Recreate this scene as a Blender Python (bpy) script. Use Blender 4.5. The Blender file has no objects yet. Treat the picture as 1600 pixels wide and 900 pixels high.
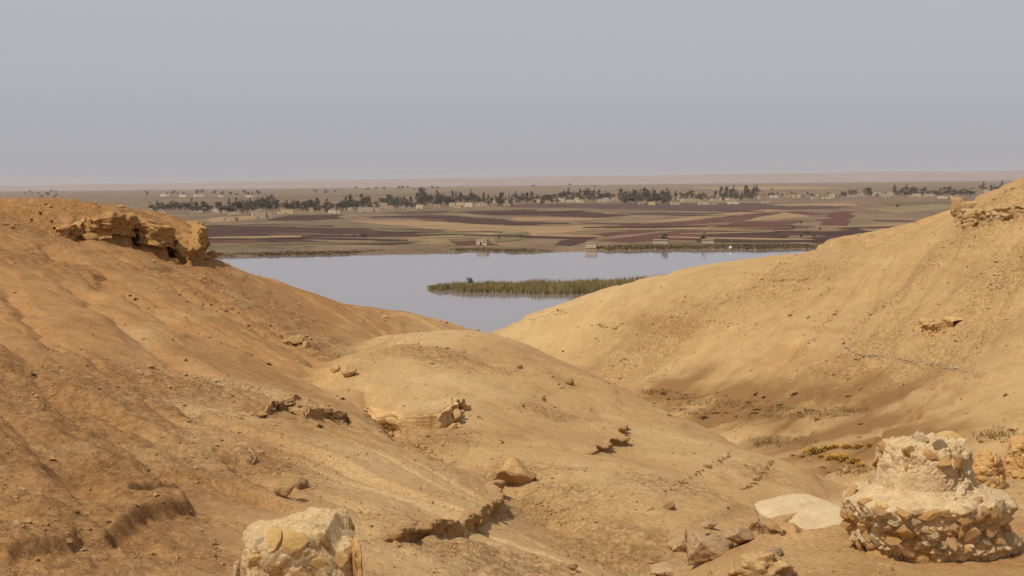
import bpy, bmesh, math, random
import numpy as np
from mathutils import Vector, Matrix
from mathutils.bvhtree import BVHTree

random.seed(7)
rng = np.random.default_rng(7)
scene = bpy.context.scene
COL = scene.collection

# ------------------------------------------------------------------ camera
CAM_Z = 40.0                       # height of the viewpoint above the river
F = 2198.0                         # focal length in photo pixels (1600 wide)
PITCH = math.radians(4.32)
ROLL = math.radians(0.62)
CM = (Matrix.Rotation(math.radians(90) - PITCH, 3, 'X') @ Matrix.Rotation(-ROLL, 3, 'Z'))
cam_data = bpy.data.cameras.new('camera')
cam = bpy.data.objects.new('camera', cam_data)
COL.objects.link(cam)
cam.matrix_world = Matrix.Translation((0, 0, CAM_Z)) @ CM.to_4x4()
cam_data.sensor_width = 36.0
cam_data.lens = 36.0 * F / 1600.0
cam_data.clip_start = 0.1
cam_data.clip_end = 60000
scene.camera = cam

# ------------------------------------------------------------------ light
SUN_EL, SUN_AZ = math.radians(57), math.radians(-136)   # azimuth measured from +Y towards +X
world = bpy.data.worlds.new('World')
scene.world = world
world.use_nodes = True
wn = world.node_tree.nodes
wl = world.node_tree.links
wn.clear()
sky = wn.new('ShaderNodeTexSky')
sky.sky_type = 'NISHITA'
sky.sun_disc = False
sky.sun_elevation = SUN_EL
sky.sun_rotation = SUN_AZ
sky.air_density = 1.0
sky.dust_density = 4.0
sky.ozone_density = 1.0
sky.altitude = 200
hsv = wn.new('ShaderNodeHueSaturation')
hsv.inputs['Saturation'].default_value = 0.35
mixw = wn.new('ShaderNodeMix')
mixw.data_type = 'RGBA'
mixw.inputs[0].default_value = 0.72
mixw.inputs[7].default_value = (4.75, 4.85, 5.35, 1)       # dusty overcast veil
bg = wn.new('ShaderNodeBackground')
bg.inputs['Strength'].default_value = 0.10
wo = wn.new('ShaderNodeOutputWorld')
wl.new(sky.outputs[0], hsv.inputs['Color'])
wl.new(hsv.outputs[0], mixw.inputs[6])
wl.new(mixw.outputs[2], bg.inputs['Color'])
wl.new(bg.outputs[0], wo.inputs['Surface'])

sun_data = bpy.data.lights.new('sun', 'SUN')
sun_data.energy = 3.6
sun_data.angle = math.radians(0.9)
sun_data.color = (1.0, 0.93, 0.82)
sun = bpy.data.objects.new('sun', sun_data)
COL.objects.link(sun)
sdir = Vector((math.sin(SUN_AZ) * math.cos(SUN_EL), math.cos(SUN_AZ) * math.cos(SUN_EL), math.sin(SUN_EL)))
sun.rotation_euler = sdir.to_track_quat('Z', 'Y').to_euler()
sun.location = sdir * 200

vs = scene.view_settings
vs.view_transform = 'Standard'
vs.look = 'None'
vs.gamma = 1.0
vs.use_curve_mapping = False
vs.exposure = 0.07
scene.cycles.volume_bounces = 0
scene.cycles.max_bounces = 6

# ------------------------------------------------------------------ helpers
CMn = np.array(CM)


def ray(px, py):
    """direction of a photo pixel, scaled so that its forward (Y) part is 1"""
    d = CMn @ np.array([(px - 800.0) / F, -(py - 450.0) / F, -1.0])
    return d / d[1]


def P(px, py, dist, dz=0.0):
    d = ray(px, py) * dist
    return (d[0], d[1], CAM_Z + d[2] + dz)


def G(px, py, z=0.0):
    """point where a pixel meets the level z"""
    d = ray(px, py)
    t = (z - CAM_Z) / d[2]
    return (d[0] * t, d[1] * t, z)


def _hash(ix, iy, iz, seed):
    h = (ix.astype(np.int64) * 374761393 + iy.astype(np.int64) * 668265263 + iz.astype(np.int64) * 2147483647 + seed * 1274126177) & 0xFFFFFFFF
    h = ((h ^ (h >> 13)) * 1274126177) & 0xFFFFFFFF
    h = ((h ^ (h >> 16)) * 2246822519) & 0xFFFFFFFF
    return ((h ^ (h >> 15)) & 0xFFFFFF) / float(0xFFFFFF) * 2 - 1


def noise2(x, y, seed=0):
    x = np.asarray(x, float); y = np.asarray(y, float)
    ix = np.floor(x); iy = np.floor(y)
    fx = x - ix; fy = y - iy
    u = fx * fx * fx * (fx * (fx * 6 - 15) + 10); v = fy * fy * fy * (fy * (fy * 6 - 15) + 10)
    z = np.zeros_like(ix)
    a = _hash(ix, iy, z, seed); b = _hash(ix + 1, iy, z, seed)
    c = _hash(ix, iy + 1, z, seed); d = _hash(ix + 1, iy + 1, z, seed)
    return (a * (1 - u) + b * u) * (1 - v) + (c * (1 - u) + d * u) * v


def fbm2(x, y, oct=4, seed=0, gain=0.5):
    s = 0; a = 1.0; f = 1.0
    for k in range(oct):
        s = s + a * noise2(x * f + 17.3 * k, y * f - 9.1 * k, seed + k)
        a *= gain; f *= 2.03
    return s


def noise3(p, seed=0):
    i = np.floor(p); f = p - i
    u = f * f * (3 - 2 * f)
    r = 0
    for dx in (0, 1):
        wx = u[:, 0] if dx else 1 - u[:, 0]
        for dy in (0, 1):
            wy = u[:, 1] if dy else 1 - u[:, 1]
            for dz in (0, 1):
                wz = u[:, 2] if dz else 1 - u[:, 2]
                r = r + wx * wy * wz * _hash(i[:, 0] + dx, i[:, 1] + dy, i[:, 2] + dz, seed)
    return r


def fbm3(p, oct=4, seed=0, gain=0.5):
    s = 0; a = 1.0; f = 1.0
    for k in range(oct):
        s = s + a * noise3(p * f + 13.7 * k, seed + k)
        a *= gain; f *= 2.07
    return s


def smooth(e0, e1, x):
    t = np.clip((x - e0) / (e1 - e0), 0, 1)
    return t * t * (3 - 2 * t)


def np_mesh(name, verts, faces, smooth_shade=True):
    """verts (n,3) array; faces (m,k) int array (k = 3 or 4)"""
    me = bpy.data.meshes.new(name)
    verts = np.ascontiguousarray(verts, dtype=np.float32); faces = np.ascontiguousarray(faces, dtype=np.int32)
    k = faces.shape[1]
    me.vertices.add(len(verts)); me.loops.add(faces.size); me.polygons.add(len(faces))
    me.vertices.foreach_set('co', verts.ravel())
    me.loops.foreach_set('vertex_index', faces.ravel())
    me.polygons.foreach_set('loop_start', np.arange(0, faces.size, k, dtype=np.int32))
    me.polygons.foreach_set('loop_total', np.full(len(faces), k, dtype=np.int32))
    me.polygons.foreach_set('use_smooth', np.full(len(faces), smooth_shade, dtype=bool))
    me.update(calc_edges=True)
    return me


def tag(o, label=None, cat=None, group=None, kind=None):
    if label: o['label'] = label
    if cat: o['category'] = cat
    if group: o['group'] = group
    if kind: o['kind'] = kind
    return o


def obj(name, me, mat=None, parent=None, loc=None, rot=None, scale=None):
    o = bpy.data.objects.new(name, me)
    COL.objects.link(o)
    if mat is not None and me is not None and not me.materials:
        me.materials.append(mat)
    if parent is not None: o.parent = parent
    if loc is not None: o.location = loc
    if rot is not None: o.rotation_euler = rot
    if scale is not None: o.scale = scale
    return o


# ------------------------------------------------------------------ materials
def new_mat(name, rough=0.95, spec=0.15):
    m = bpy.data.materials.new(name)
    m.use_nodes = True
    n = m.node_tree.nodes
    b = n['Principled BSDF']
    b.inputs['Roughness'].default_value = rough
    b.inputs['Specular IOR Level'].default_value = spec
    return m, n, m.node_tree.links, b


def noise_node(n, l, scale, detail=6, rough=0.6, coord='Object', vec=None, stretch=None):
    t = n.new('ShaderNodeTexNoise')
    t.inputs['Scale'].default_value = scale
    t.inputs['Detail'].default_value = detail
    t.inputs['Roughness'].default_value = rough
    if vec is None:
        tc = n.new('ShaderNodeTexCoord')
        vec = tc.outputs[coord]
    if stretch:
        mp = n.new('ShaderNodeMapping')
        mp.inputs['Scale'].default_value = stretch
        l.new(vec, mp.inputs[0]); vec = mp.outputs[0]
    l.new(vec, t.inputs['Vector'])
    return t


def ramp(n, l, src, stops):
    r = n.new('ShaderNodeValToRGB')
    e = r.color_ramp.elements
    while len(e) < len(stops): e.new(0.5)
    for i, (p, c) in enumerate(stops):
        e[i].position = p
        e[i].color = tuple(c) + (1,) if len(c) == 3 else c
    l.new(src, r.inputs[0])
    return r


def mixc(n, l, fac, a, b, mode='MIX'):
    m = n.new('ShaderNodeMix')
    m.data_type = 'RGBA'
    m.blend_type = mode
    for s, i in ((fac, 0), (a, 6), (b, 7)):
        if isinstance(s, (int, float)): m.inputs[i].default_value = s
        elif isinstance(s, tuple): m.inputs[i].default_value = s + (1,) if len(s) == 3 else s
        else: l.new(s, m.inputs[i])
    return m.outputs[2]


def bump(n, l, bsdf, h, dist, strength=1.0, prev=None):
    b = n.new('ShaderNodeBump')
    b.inputs['Distance'].default_value = dist
    b.inputs['Strength'].default_value = strength
    l.new(h, b.inputs['Height'])
    if prev is not None: l.new(prev.outputs[0], b.inputs['Normal'])
    l.new(b.outputs[0], bsdf.inputs['Normal'])
    return b


def terrain_material():
    m, n, l, b = new_mat('desert_soil')
    at = n.new('ShaderNodeAttribute'); at.attribute_name = 'soil'
    sep = n.new('ShaderNodeSeparateColor'); l.new(at.outputs['Color'], sep.inputs[0])
    big = noise_node(n, l, 0.12, 5, 0.6)
    mid = noise_node(n, l, 1.1, 6, 0.65)
    fine = noise_node(n, l, 14, 5, 0.7)
    grit = noise_node(n, l, 60, 3, 0.7)
    pale = ramp(n, l, mid.outputs[0], [(0.3, (0.395, 0.252, 0.112)), (0.7, (0.478, 0.314, 0.147))])
    red = ramp(n, l, mid.outputs[0], [(0.3, (0.295, 0.152, 0.057)), (0.7, (0.385, 0.214, 0.086))])
    c = mixc(n, l, sep.outputs[0], pale.outputs[0], red.outputs[0])
    # broad tonal drift
    bigr = ramp(n, l, big.outputs[0], [(0.35, (0.90, 0.88, 0.86)), (0.65, (1.06, 1.06, 1.05))])
    c = mixc(n, l, 1.0, c, bigr.outputs[0], 'MULTIPLY')
    # pale crust, and sunlight painted into the colour of the dim lobe
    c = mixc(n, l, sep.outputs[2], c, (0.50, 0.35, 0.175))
    # dark stony litter
    vor = n.new('ShaderNodeTexVoronoi'); vor.inputs['Scale'].default_value = 5.5
    tc = n.new('ShaderNodeTexCoord'); l.new(tc.outputs['Object'], vor.inputs['Vector'])
    vr = ramp(n, l, fine.outputs[0], [(0.38, (0.72, 0.66, 0.60)), (0.62, (1.14, 1.14, 1.12))])
    c = mixc(n, l, 0.8, c, vr.outputs[0], 'MULTIPLY')
    gr = ramp(n, l, grit.outputs[0], [(0.34, (0.55, 0.50, 0.45)), (0.5, (1, 1, 1)), (0.72, (1.25, 1.25, 1.25))])
    c = mixc(n, l, 0.6, c, gr.outputs[0], 'MULTIPLY')
    # dark mottling of the stone-strewn strips
    clod = noise_node(n, l, 5.0, 6, 0.7)
    cr = ramp(n, l, clod.outputs[0], [(0.42, (0.55, 0.48, 0.42)), (0.58, (1.06, 1.05, 1.03))])
    sf = n.new('ShaderNodeMath'); sf.operation = 'MULTIPLY'; l.new(sep.outputs[1], sf.inputs[0]); sf.inputs[1].default_value = 0.65
    c = mixc(n, l, sf.outputs[0], c, mixc(n, l, 1.0, c, cr.outputs[0], 'MULTIPLY'))
    # gravel : grey brown
    gv = n.new('ShaderNodeSeparateColor'); at2 = n.new('ShaderNodeAttribute'); at2.attribute_name = 'soil2'
    l.new(at2.outputs['Color'], gv.inputs[0])
    gcol = ramp(n, l, grit.outputs[0], [(0.35, (0.16, 0.12, 0.09)), (0.65, (0.42, 0.33, 0.24))])
    c = mixc(n, l, gv.outputs[0], c, gcol.outputs[0])
    # dry valley silt : brown
    c = mixc(n, l, gv.outputs[1], c, (0.225, 0.118, 0.043))
    l.new(c, b.inputs['Base Color'])
    st = n.new('ShaderNodeMath'); st.operation = 'MULTIPLY_ADD'
    l.new(sep.outputs[1], st.inputs[0]); st.inputs[1].default_value = 0.7; st.inputs[2].default_value = 0.3
    b1 = bump(n, l, b, fine.outputs[0], 0.05, 1.0)
    l.new(st.outputs[0], b1.inputs['Strength'])
    bump(n, l, b, grit.outputs[0], 0.012, 0.6, b1)
    return m


def rock_material(name, c0, c1, scale=3.0, bumpd=0.03, layered=False, pits=0.5):
    m, n, l, b = new_mat(name)
    t = noise_node(n, l, scale, 8, 0.65, stretch=(1, 1, 4) if layered else None)
    t2 = noise_node(n, l, scale * 7, 6, 0.7)
    r = ramp(n, l, t.outputs[0], [(0.3, c0), (0.7, c1)])
    r2 = ramp(n, l, t2.outputs[0], [(0.33, (0.62, 0.56, 0.5)), (0.55, (1, 1, 1)), (0.75, (1.12, 1.12, 1.12))])
    c = mixc(n, l, pits, r.outputs[0], r2.outputs[0], 'MULTIPLY')
    l.new(c, b.inputs['Base Color'])
    b1 = bump(n, l, b, t.outputs[0], bumpd * 2, 0.8)
    bump(n, l, b, t2.outputs[0], bumpd * 0.6, 0.9, b1)
    return m


def plain_material(name, c0, c1, scale=0.02, fine=0.4, stretch=None):
    m, n, l, b = new_mat(name)
    t = noise_node(n, l, scale, 7, 0.65, stretch=stretch)
    t2 = noise_node(n, l, fine, 4, 0.7, stretch=stretch)
    r = ramp(n, l, t.outputs[0], [(0.34, c0), (0.66, c1)])
    r2 = ramp(n, l, t2.outputs[0], [(0.35, (0.8, 0.8, 0.8)), (0.65, (1.12, 1.12, 1.12))])
    l.new(mixc(n, l, 0.8, r.outputs[0], r2.outputs[0], 'MULTIPLY'), b.inputs['Base Color'])
    return m


def leaf_material(name, c0, c1, scale=0.6):
    m, n, l, b = new_mat(name, 0.8, 0.1)
    oi = n.new('ShaderNodeObjectInfo')
    t = noise_node(n, l, scale, 4, 0.6)
    r = ramp(n, l, t.outputs[0], [(0.3, c0), (0.7, c1)])
    h = n.new('ShaderNodeHueSaturation')
    mr = n.new('ShaderNodeMapRange')
    l.new(oi.outputs['Random'], mr.inputs[0]); mr.inputs[3].default_value = 0.7; mr.inputs[4].default_value = 1.3
    l.new(mr.outputs[0], h.inputs['Value'])
    l.new(r.outputs[0], h.inputs['Color']); l.new(h.outputs[0], b.inputs['Base Color'])
    return m


M = {}
M['soil'] = terrain_material()
M['ledge'] = rock_material('ledge_rock', (0.345, 0.19, 0.075), (0.47, 0.295, 0.135), 2.2, 0.05, True, 0.9)
M['cliff'] = rock_material('cliff_rock', (0.38, 0.205, 0.07), (0.52, 0.315, 0.12), 1.2, 0.10, False, 0.9)
M['boulder'] = rock_material('boulder_rock', (0.44, 0.26, 0.10), (0.62, 0.40, 0.185), 2.5, 0.03, True, 0.8)
M['mortar'] = rock_material('lime_mortar', (0.47, 0.315, 0.155), (0.67, 0.51, 0.30), 5.0, 0.03, False, 0.85)
M['stone'] = rock_material('ruin_stone', (0.40, 0.215, 0.075), (0.55, 0.335, 0.135), 4.0, 0.015, False, 0.6)
M['stone2'] = rock_material('ruin_stone_brown', (0.37, 0.215, 0.095), (0.52, 0.325, 0.155), 4.0, 0.015, False, 0.6)
M['stone_yellow'] = rock_material('ruin_stone_yellow', (0.50, 0.31, 0.11), (0.63, 0.42, 0.17), 4.0, 0.012, False, 0.5)
M['pier'] = rock_material('pier_masonry', (0.48, 0.32, 0.15), (0.68, 0.50, 0.28), 6.0, 0.03, False, 1.0)
M['earth_bluff'] = rock_material('earth_bluff', (0.33, 0.175, 0.06), (0.46, 0.265, 0.10), 0.9, 0.10, False, 0.9)
M['hillstone'] = rock_material('hill_stone', (0.36, 0.235, 0.105), (0.47, 0.32, 0.15), 2.0, 0.03, False, 0.8)
M['grey_stone'] = rock_material('grey_stone', (0.29, 0.20, 0.115), (0.42, 0.305, 0.185), 5.0, 0.015, False, 0.8)
M['gypsum'] = rock_material('gypsum_rock', (0.36, 0.215, 0.10), (0.62, 0.43, 0.235), 3.0, 0.04, False, 0.9)
M['paleslab'] = rock_material('pale_slab', (0.44, 0.315, 0.17), (0.56, 0.425, 0.25), 2.0, 0.012, False, 0.5)
M['plain'] = plain_material('dry_plain', (0.215, 0.138, 0.078), (0.110, 0.074, 0.043), 0.012, 0.06, (1, 0.4, 1))
M['ploughed'] = plain_material('ploughed_earth', (0.042, 0.0185, 0.013), (0.075, 0.034, 0.023), 0.03, 0.25)
M['ploughed_red'] = plain_material('ploughed_red_earth', (0.075, 0.029, 0.018), (0.128, 0.053, 0.032), 0.02, 0.2)
M['ploughed_violet'] = plain_material('ploughed_violet_earth', (0.062, 0.034, 0.027), (0.11, 0.060, 0.045), 0.02, 0.2)
M['stubble'] = plain_material('straw_stubble', (0.215, 0.132, 0.063), (0.31, 0.198, 0.098), 0.02, 0.15)
M['dry_grass'] = plain_material('dry_grass_field', (0.17, 0.118, 0.056), (0.25, 0.172, 0.083), 0.02, 0.15)
M['green'] = plain_material('green_crop', (0.10, 0.082, 0.034), (0.165, 0.125, 0.056), 0.04, 0.3)
M['olive'] = plain_material('olive_scrub', (0.085, 0.062, 0.03), (0.17, 0.115, 0.055), 0.05, 0.4)
M['plateau'] = plain_material('far_plateau', (0.285, 0.215, 0.190), (0.235, 0.178, 0.158), 0.0015, 0.01)  # desert tone made paler, distance haze put into the colour
M['leaf_dark'] = leaf_material('dark_tree_leaf', (0.060, 0.052, 0.036), (0.115, 0.095, 0.064))
M['leaf_pop'] = leaf_material('poplar_leaf', (0.070, 0.062, 0.042), (0.13, 0.11, 0.072))
M['bark'] = rock_material('tree_bark', (0.10, 0.075, 0.055), (0.17, 0.13, 0.10), 1.0, 0.02)
M['reed'] = leaf_material('reed_leaf', (0.105, 0.080, 0.030), (0.24, 0.175, 0.07), 0.25)
M['shrub'] = leaf_material('dry_shrub_twig', (0.085, 0.045, 0.022), (0.16, 0.09, 0.04), 6)
M['shrub_olive'] = leaf_material('olive_shrub_twig', (0.24, 0.15, 0.05), (0.36, 0.23, 0.085), 6)
M['golden'] = leaf_material('golden_grass_blade', (0.46, 0.26, 0.05), (0.60, 0.38, 0.10), 3)
M['wall'] = rock_material('mud_brick_wall', (0.42, 0.32, 0.22), (0.54, 0.42, 0.30), 0.5, 0.02)
M['wall_pale'] = rock_material('limewashed_wall', (0.56, 0.47, 0.34), (0.68, 0.58, 0.44), 0.5, 0.02)
M['wall_yellow'] = rock_material('ochre_wall', (0.50, 0.37, 0.19), (0.60, 0.45, 0.24), 0.5, 0.02)
M['roof'] = rock_material('mud_roof', (0.34, 0.25, 0.17), (0.45, 0.34, 0.24), 0.6, 0.02)
M['opening'] = new_mat('dark_opening', 0.6)[0]
M['opening'].node_tree.nodes['Principled BSDF'].inputs['Base Color'].default_value = (0.03, 0.022, 0.018, 1)
M['whitetank'] = new_mat('white_tank_paint', 0.5)[0]
M['whitetank'].node_tree.nodes['Principled BSDF'].inputs['Base Color'].default_value = (0.55, 0.52, 0.46, 1)


def water_material():
    m, n, l, b = new_mat('river_water', 0.06, 0.5)
    b.inputs['Base Color'].default_value = (0.20, 0.165, 0.16, 1)
    b.inputs['IOR'].default_value = 1.33
    t = noise_node(n, l, 0.35, 4, 0.6)
    bump(n, l, b, t.outputs[0], 0.02, 0.25)
    return m


M['water'] = water_material()

# ------------------------------------------------------------------ near terrain
class TPS:
    def __init__(self, pts, lam=0.02):
        p = np.array(pts, float)
        self.s = 30.0
        self.c = p[:, :2] / self.s
        n = len(p)
        r = np.linalg.norm(self.c[:, None] - self.c[None], axis=2)
        A = np.zeros((n + 3, n + 3))
        A[:n, :n] = self.phi(r) + np.eye(n) * lam
        A[:n, n] = 1; A[n, :n] = 1
        A[:n, n + 1:] = self.c; A[n + 1:, :n] = self.c.T
        self.w = np.linalg.solve(A, np.concatenate([p[:, 2], np.zeros(3)]))

    @staticmethod
    def phi(r):
        return np.where(r > 1e-9, r * r * np.log(np.maximum(r, 1e-9)), 0)

    def __call__(self, x, y):
        x = np.asarray(x, float) / self.s; y = np.asarray(y, float) / self.s
        sh = x.shape; x = x.ravel(); y = y.ravel()
        out = np.empty(len(x)); n = len(self.c)
        for i in range(0, len(x), 60000):
            xs = x[i:i + 60000]; ys = y[i:i + 60000]
            r2 = (xs[:, None] - self.c[:, 0]) ** 2 + (ys[:, None] - self.c[:, 1]) ** 2
            ph = 0.5 * r2 * np.log(np.maximum(r2, 1e-18))
            out[i:i + 60000] = ph @ self.w[:n] + self.w[n] + xs * self.w[n + 1] + ys * self.w[n + 2]
        return out.reshape(sh)


def pts(*a):
    return [P(*q) for q in a]


near = [(0, 0, CAM_Z - 1.9), (-12, 0, CAM_Z - 2.0), (12, 0, CAM_Z - 2.2), (0, -20, CAM_Z - 1.8), (-25, -10, CAM_Z - 1.6), (25, -10, CAM_Z - 2.5)]
# left hill
L_pts = pts(
    (-250, 318, 98), (0, 322, 97), (100, 345, 93), (200, 362, 91), (300, 388, 90), (330, 402, 96), (400, 432, 104), (470, 459, 108),
    (540, 479, 110), (590, 485, 109), (640, 491, 109), (690, 501, 111), (720, 512, 113), (765, 524, 116),
    (-250, 450, 55), (0, 450, 55), (100, 450, 60), (200, 450, 65), (300, 450, 72), (400, 460, 84), (500, 490, 94), (600, 505, 98),
    (-250, 550, 36), (0, 550, 38), (150, 550, 42), (300, 550, 48), (420, 550, 58), (500, 560, 62), (540, 520, 80),
    (-250, 750, 20), (0, 650, 28), (0, 750, 22), (0, 900, 16), (-250, 900, 15), (200, 650, 31), (400, 650, 36), (560, 650, 42), (650, 700, 39),
    (200, 750, 24), (400, 750, 27), (600, 750, 31), (720, 750, 35), (200, 850, 19), (400, 850, 21), (600, 850, 24), (800, 850, 27), (930, 870, 27.5),
    (400, 900, 18.5), (600, 900, 20.5), (800, 900, 22.5), (1000, 900, 23)) + near
L_pts += pts((800, 640, 50, -2.5), (700, 580, 58, -2.0), (900, 720, 42, -2.5), (1050, 800, 34, -2), (1200, 760, 42, -3), (1000, 600, 75, -5), (900, 540, 110, -4), (1150, 900, 20, -2.5), (1500, 850, 22, -5), (1500, 650, 60, -9))
L_pts += [(-160, 95, 37), (-70, 112, 37.0), (-55, 130, 33), (-40, 150, 26), (-20, 150, 20), (-70, 200, 12), (0, 200, 4), (60, 200, 2), (0, 300, -8), (-120, 300, -5), (-160, 170, 20), (120, 300, -10), (160, 100, 0), (-20, 135, 25), (5, 140, 22)]
# central knoll
K_pts = pts(
    (590, 545, 57), (620, 535, 60), (680, 521, 68), (740, 521, 73), (780, 524, 75), (830, 540, 72), (880, 561, 69), (940, 591, 65), (1000, 622, 62), (1100, 665, 57), (1200, 707, 52), (1300, 751, 47),
    (680, 560, 58), (800, 560, 63), (570, 590, 51), (640, 620, 48), (750, 620, 51), (800, 650, 48), (950, 660, 52), (950, 720, 44), (1100, 750, 42), (700, 680, 42), (800, 735, 38.5), (880, 790, 34), (960, 840, 30.5), (1000, 820, 32), (1100, 800, 34.5), (1200, 770, 41))
K_pts += pts((680, 535, 82, -0.6), (760, 535, 90, -1.5), (860, 552, 85, -2.5), (960, 601, 78, -2.7), (1060, 645, 72, -3), (1160, 690, 66, -3), (1300, 735, 60, -3), (1000, 560, 100, -6), (760, 520, 120, -5), (560, 500, 100, -4), (480, 560, 64, -2), (400, 620, 45, -3), (560, 700, 36, -2), (700, 790, 31, -2), (850, 870, 26, -2), (300, 700, 30, -5), (900, 900, 22, -4), (1100, 880, 24, -4), (1400, 795, 43, -1.0), (1600, 860, 40, -3))
K_pts += [(0, 150, 8), (100, 130, 5), (-60, 130, 5), (0, 0, 25), (-40, 40, 25), (60, 20, 18)]
# right hill and valley floor
R_pts = pts(
    (770, 522, 137), (800, 505, 134), (850, 483, 131), (950, 456, 128), (1050, 430, 125), (1150, 414.5, 122), (1240, 398, 119), (1360, 382, 113), (1420, 366, 107), (1485, 330, 100), (1530, 318, 95), (1600, 302, 90), (1800, 268, 80),
    (880, 525, 125), (950, 560, 115), (1000, 500, 113), (1000, 570, 107), (1200, 450, 106), (1100, 560, 100), (1200, 550, 93), (1400, 450, 95), (1400, 550, 82), (1400, 620, 75), (1300, 600, 82), (1600, 400, 82), (1600, 500, 72), (1600, 600, 62), (1600, 660, 56), (1800, 600, 60), (1800, 400, 80), (1500, 560, 76),
    (1050, 608, 96), (1100, 640, 88), (1200, 640, 84), (1300, 655, 76), (1400, 680, 66), (1250, 700, 68), (1300, 735, 60), (1400, 720, 60), (1150, 680, 76), (1500, 690, 58), (1200, 720, 65))
R_pts += pts((900, 570, 100, -3), (800, 560, 110, -4), (700, 560, 110, -5), (600, 600, 70, -7), (1100, 740, 48, -4), (900, 740, 42, -5), (1300, 800, 40, -4), (1500, 800, 38, -3), (1600, 760, 40, -2), (600, 800, 30, -6), (200, 600, 50, -9), (1400, 900, 20, -5))
R_pts += [(0, 0, 25), (-40, 60, 25), (-60, 110, 20), (30, 0, 25), (5, 150, 21), (30, 145, 27), (55, 140, 28), (70, 130, 33), (60, 170, 14), (110, 150, 24), (0, 170, 14), (0, 300, -8), (100, 300, -8), (-100, 300, -8), (140, 100, 40)]
# foreground terrace
T_pts = pts(
    (1440, 888, 20), (1300, 865, 20.5), (1200, 835, 22), (1600, 800, 24.5), (1600, 900, 19), (1590, 745, 30), (1530, 765, 27), (1200, 900, 18.8), (1050, 855, 21.5), (1100, 825, 23.3), (1150, 795, 25.3), (1250, 772, 27), (1300, 758, 28.5), (1400, 740, 31), (1500, 722, 34), (1600, 700, 38), (1700, 800, 25), (1000, 890, 19.8))
T_pts += pts((1000, 850, 24, -1), (1080, 800, 27, -1.0), (1180, 770, 31, -1.2), (1300, 740, 34, -1.5), (1420, 725, 40, -1.8), (1550, 690, 47, -1.5), (950, 900, 21, -1.6), (900, 880, 24, -2.6), (1000, 780, 36, -4), (1200, 740, 44, -4.5), (1400, 700, 54, -4), (1600, 680, 56, -2), (700, 900, 24, -5), (600, 700, 40, -9), (1100, 600, 90, -12))
T_pts += [(0, 0, CAM_Z - 3), (15, 0, CAM_Z - 2.5), (30, 10, CAM_Z - 4), (-30, 20, 25), (0, 12, CAM_Z - 5), (-20, 120, 10), (60, 120, 10)]

tL, tK, tR, tT = TPS(L_pts), TPS(K_pts), TPS(R_pts), TPS(T_pts)


def smax(a, b, k):
    h = np.clip(0.5 + 0.5 * (a - b) / k, 0, 1)
    return a * h + b * (1 - h) + k * h * (1 - h)


def base(x, y):
    l_, k_, r_, t_ = tL(x, y), tK(x, y), tR(x, y), tT(x, y)
    z = smax(smax(l_, k_, 0.25), smax(r_, t_, 0.3), 0.35)
    return z, l_, k_, r_, t_


def hit_base(px, py, d0=9, d1=140):
    """first crossing of a pixel's line of sight with the smooth ground"""
    t = np.geomspace(d0, d1, 900)
    d = ray(px, py)
    z, *_ = base(d[0] * t, d[1] * t)
    below = np.nonzero(CAM_Z + d[2] * t <= z)[0]
    i = below[0] if len(below) else len(t) - 1
    return (d[0] * t[i], d[1] * t[i], z[i])


def polyline(pix):
    out = []
    for p in pix:
        if p[0] == 'w': out.append((out[-1][0] + p[1], out[-1][1] + p[2]))     # metres from the point before
        elif p[0] == 'd': out.append((ray(p[1], 380)[0] * p[2], p[2]))             # column and distance
        else: out.append(hit_base(*p)[:2])
    return np.array(out)


def seg_dist(x, y, pl):
    """signed distance (positive on the left of the direction of travel) and arc fraction"""
    best = np.full(x.shape, 1e9); sgn = np.ones(x.shape); frac = np.zeros(x.shape)
    seg = np.linalg.norm(np.diff(pl, axis=0), axis=1); tot = seg.sum(); acc = 0
    for i in range(len(pl) - 1):
        ax, ay = pl[i]; bx_, by_ = pl[i + 1]; dx, dy = bx_ - ax, by_ - ay
        L2 = dx * dx + dy * dy + 1e-12
        t = np.clip(((x - ax) * dx + (y - ay) * dy) / L2, 0, 1)
        ex, ey = x - ax - t * dx, y - ay - t * dy
        d = np.hypot(ex, ey)
        m = d < best
        best = np.where(m, d, best)
        u = np.array([dx, dy]) / math.sqrt(L2)
        ux, uy = np.full(x.shape, u[0]), np.full(x.shape, u[1])
        for side, j in ((t >= 1, i + 1), (t <= 0, i - 1)):            # corners: mean direction of both segments
            if 0 <= j < len(pl) - 1:
                w = pl[j + 1] - pl[j]; w = u + w / (np.linalg.norm(w) + 1e-12)
                ux = np.where(side, w[0], ux); uy = np.where(side, w[1], uy)
        sgn = np.where(m, np.sign(ux * ey - uy * ex), sgn)
        frac = np.where(m, (acc + t * seg[i]) / tot, frac)
        acc += seg[i]
    return best * sgn, frac


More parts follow.
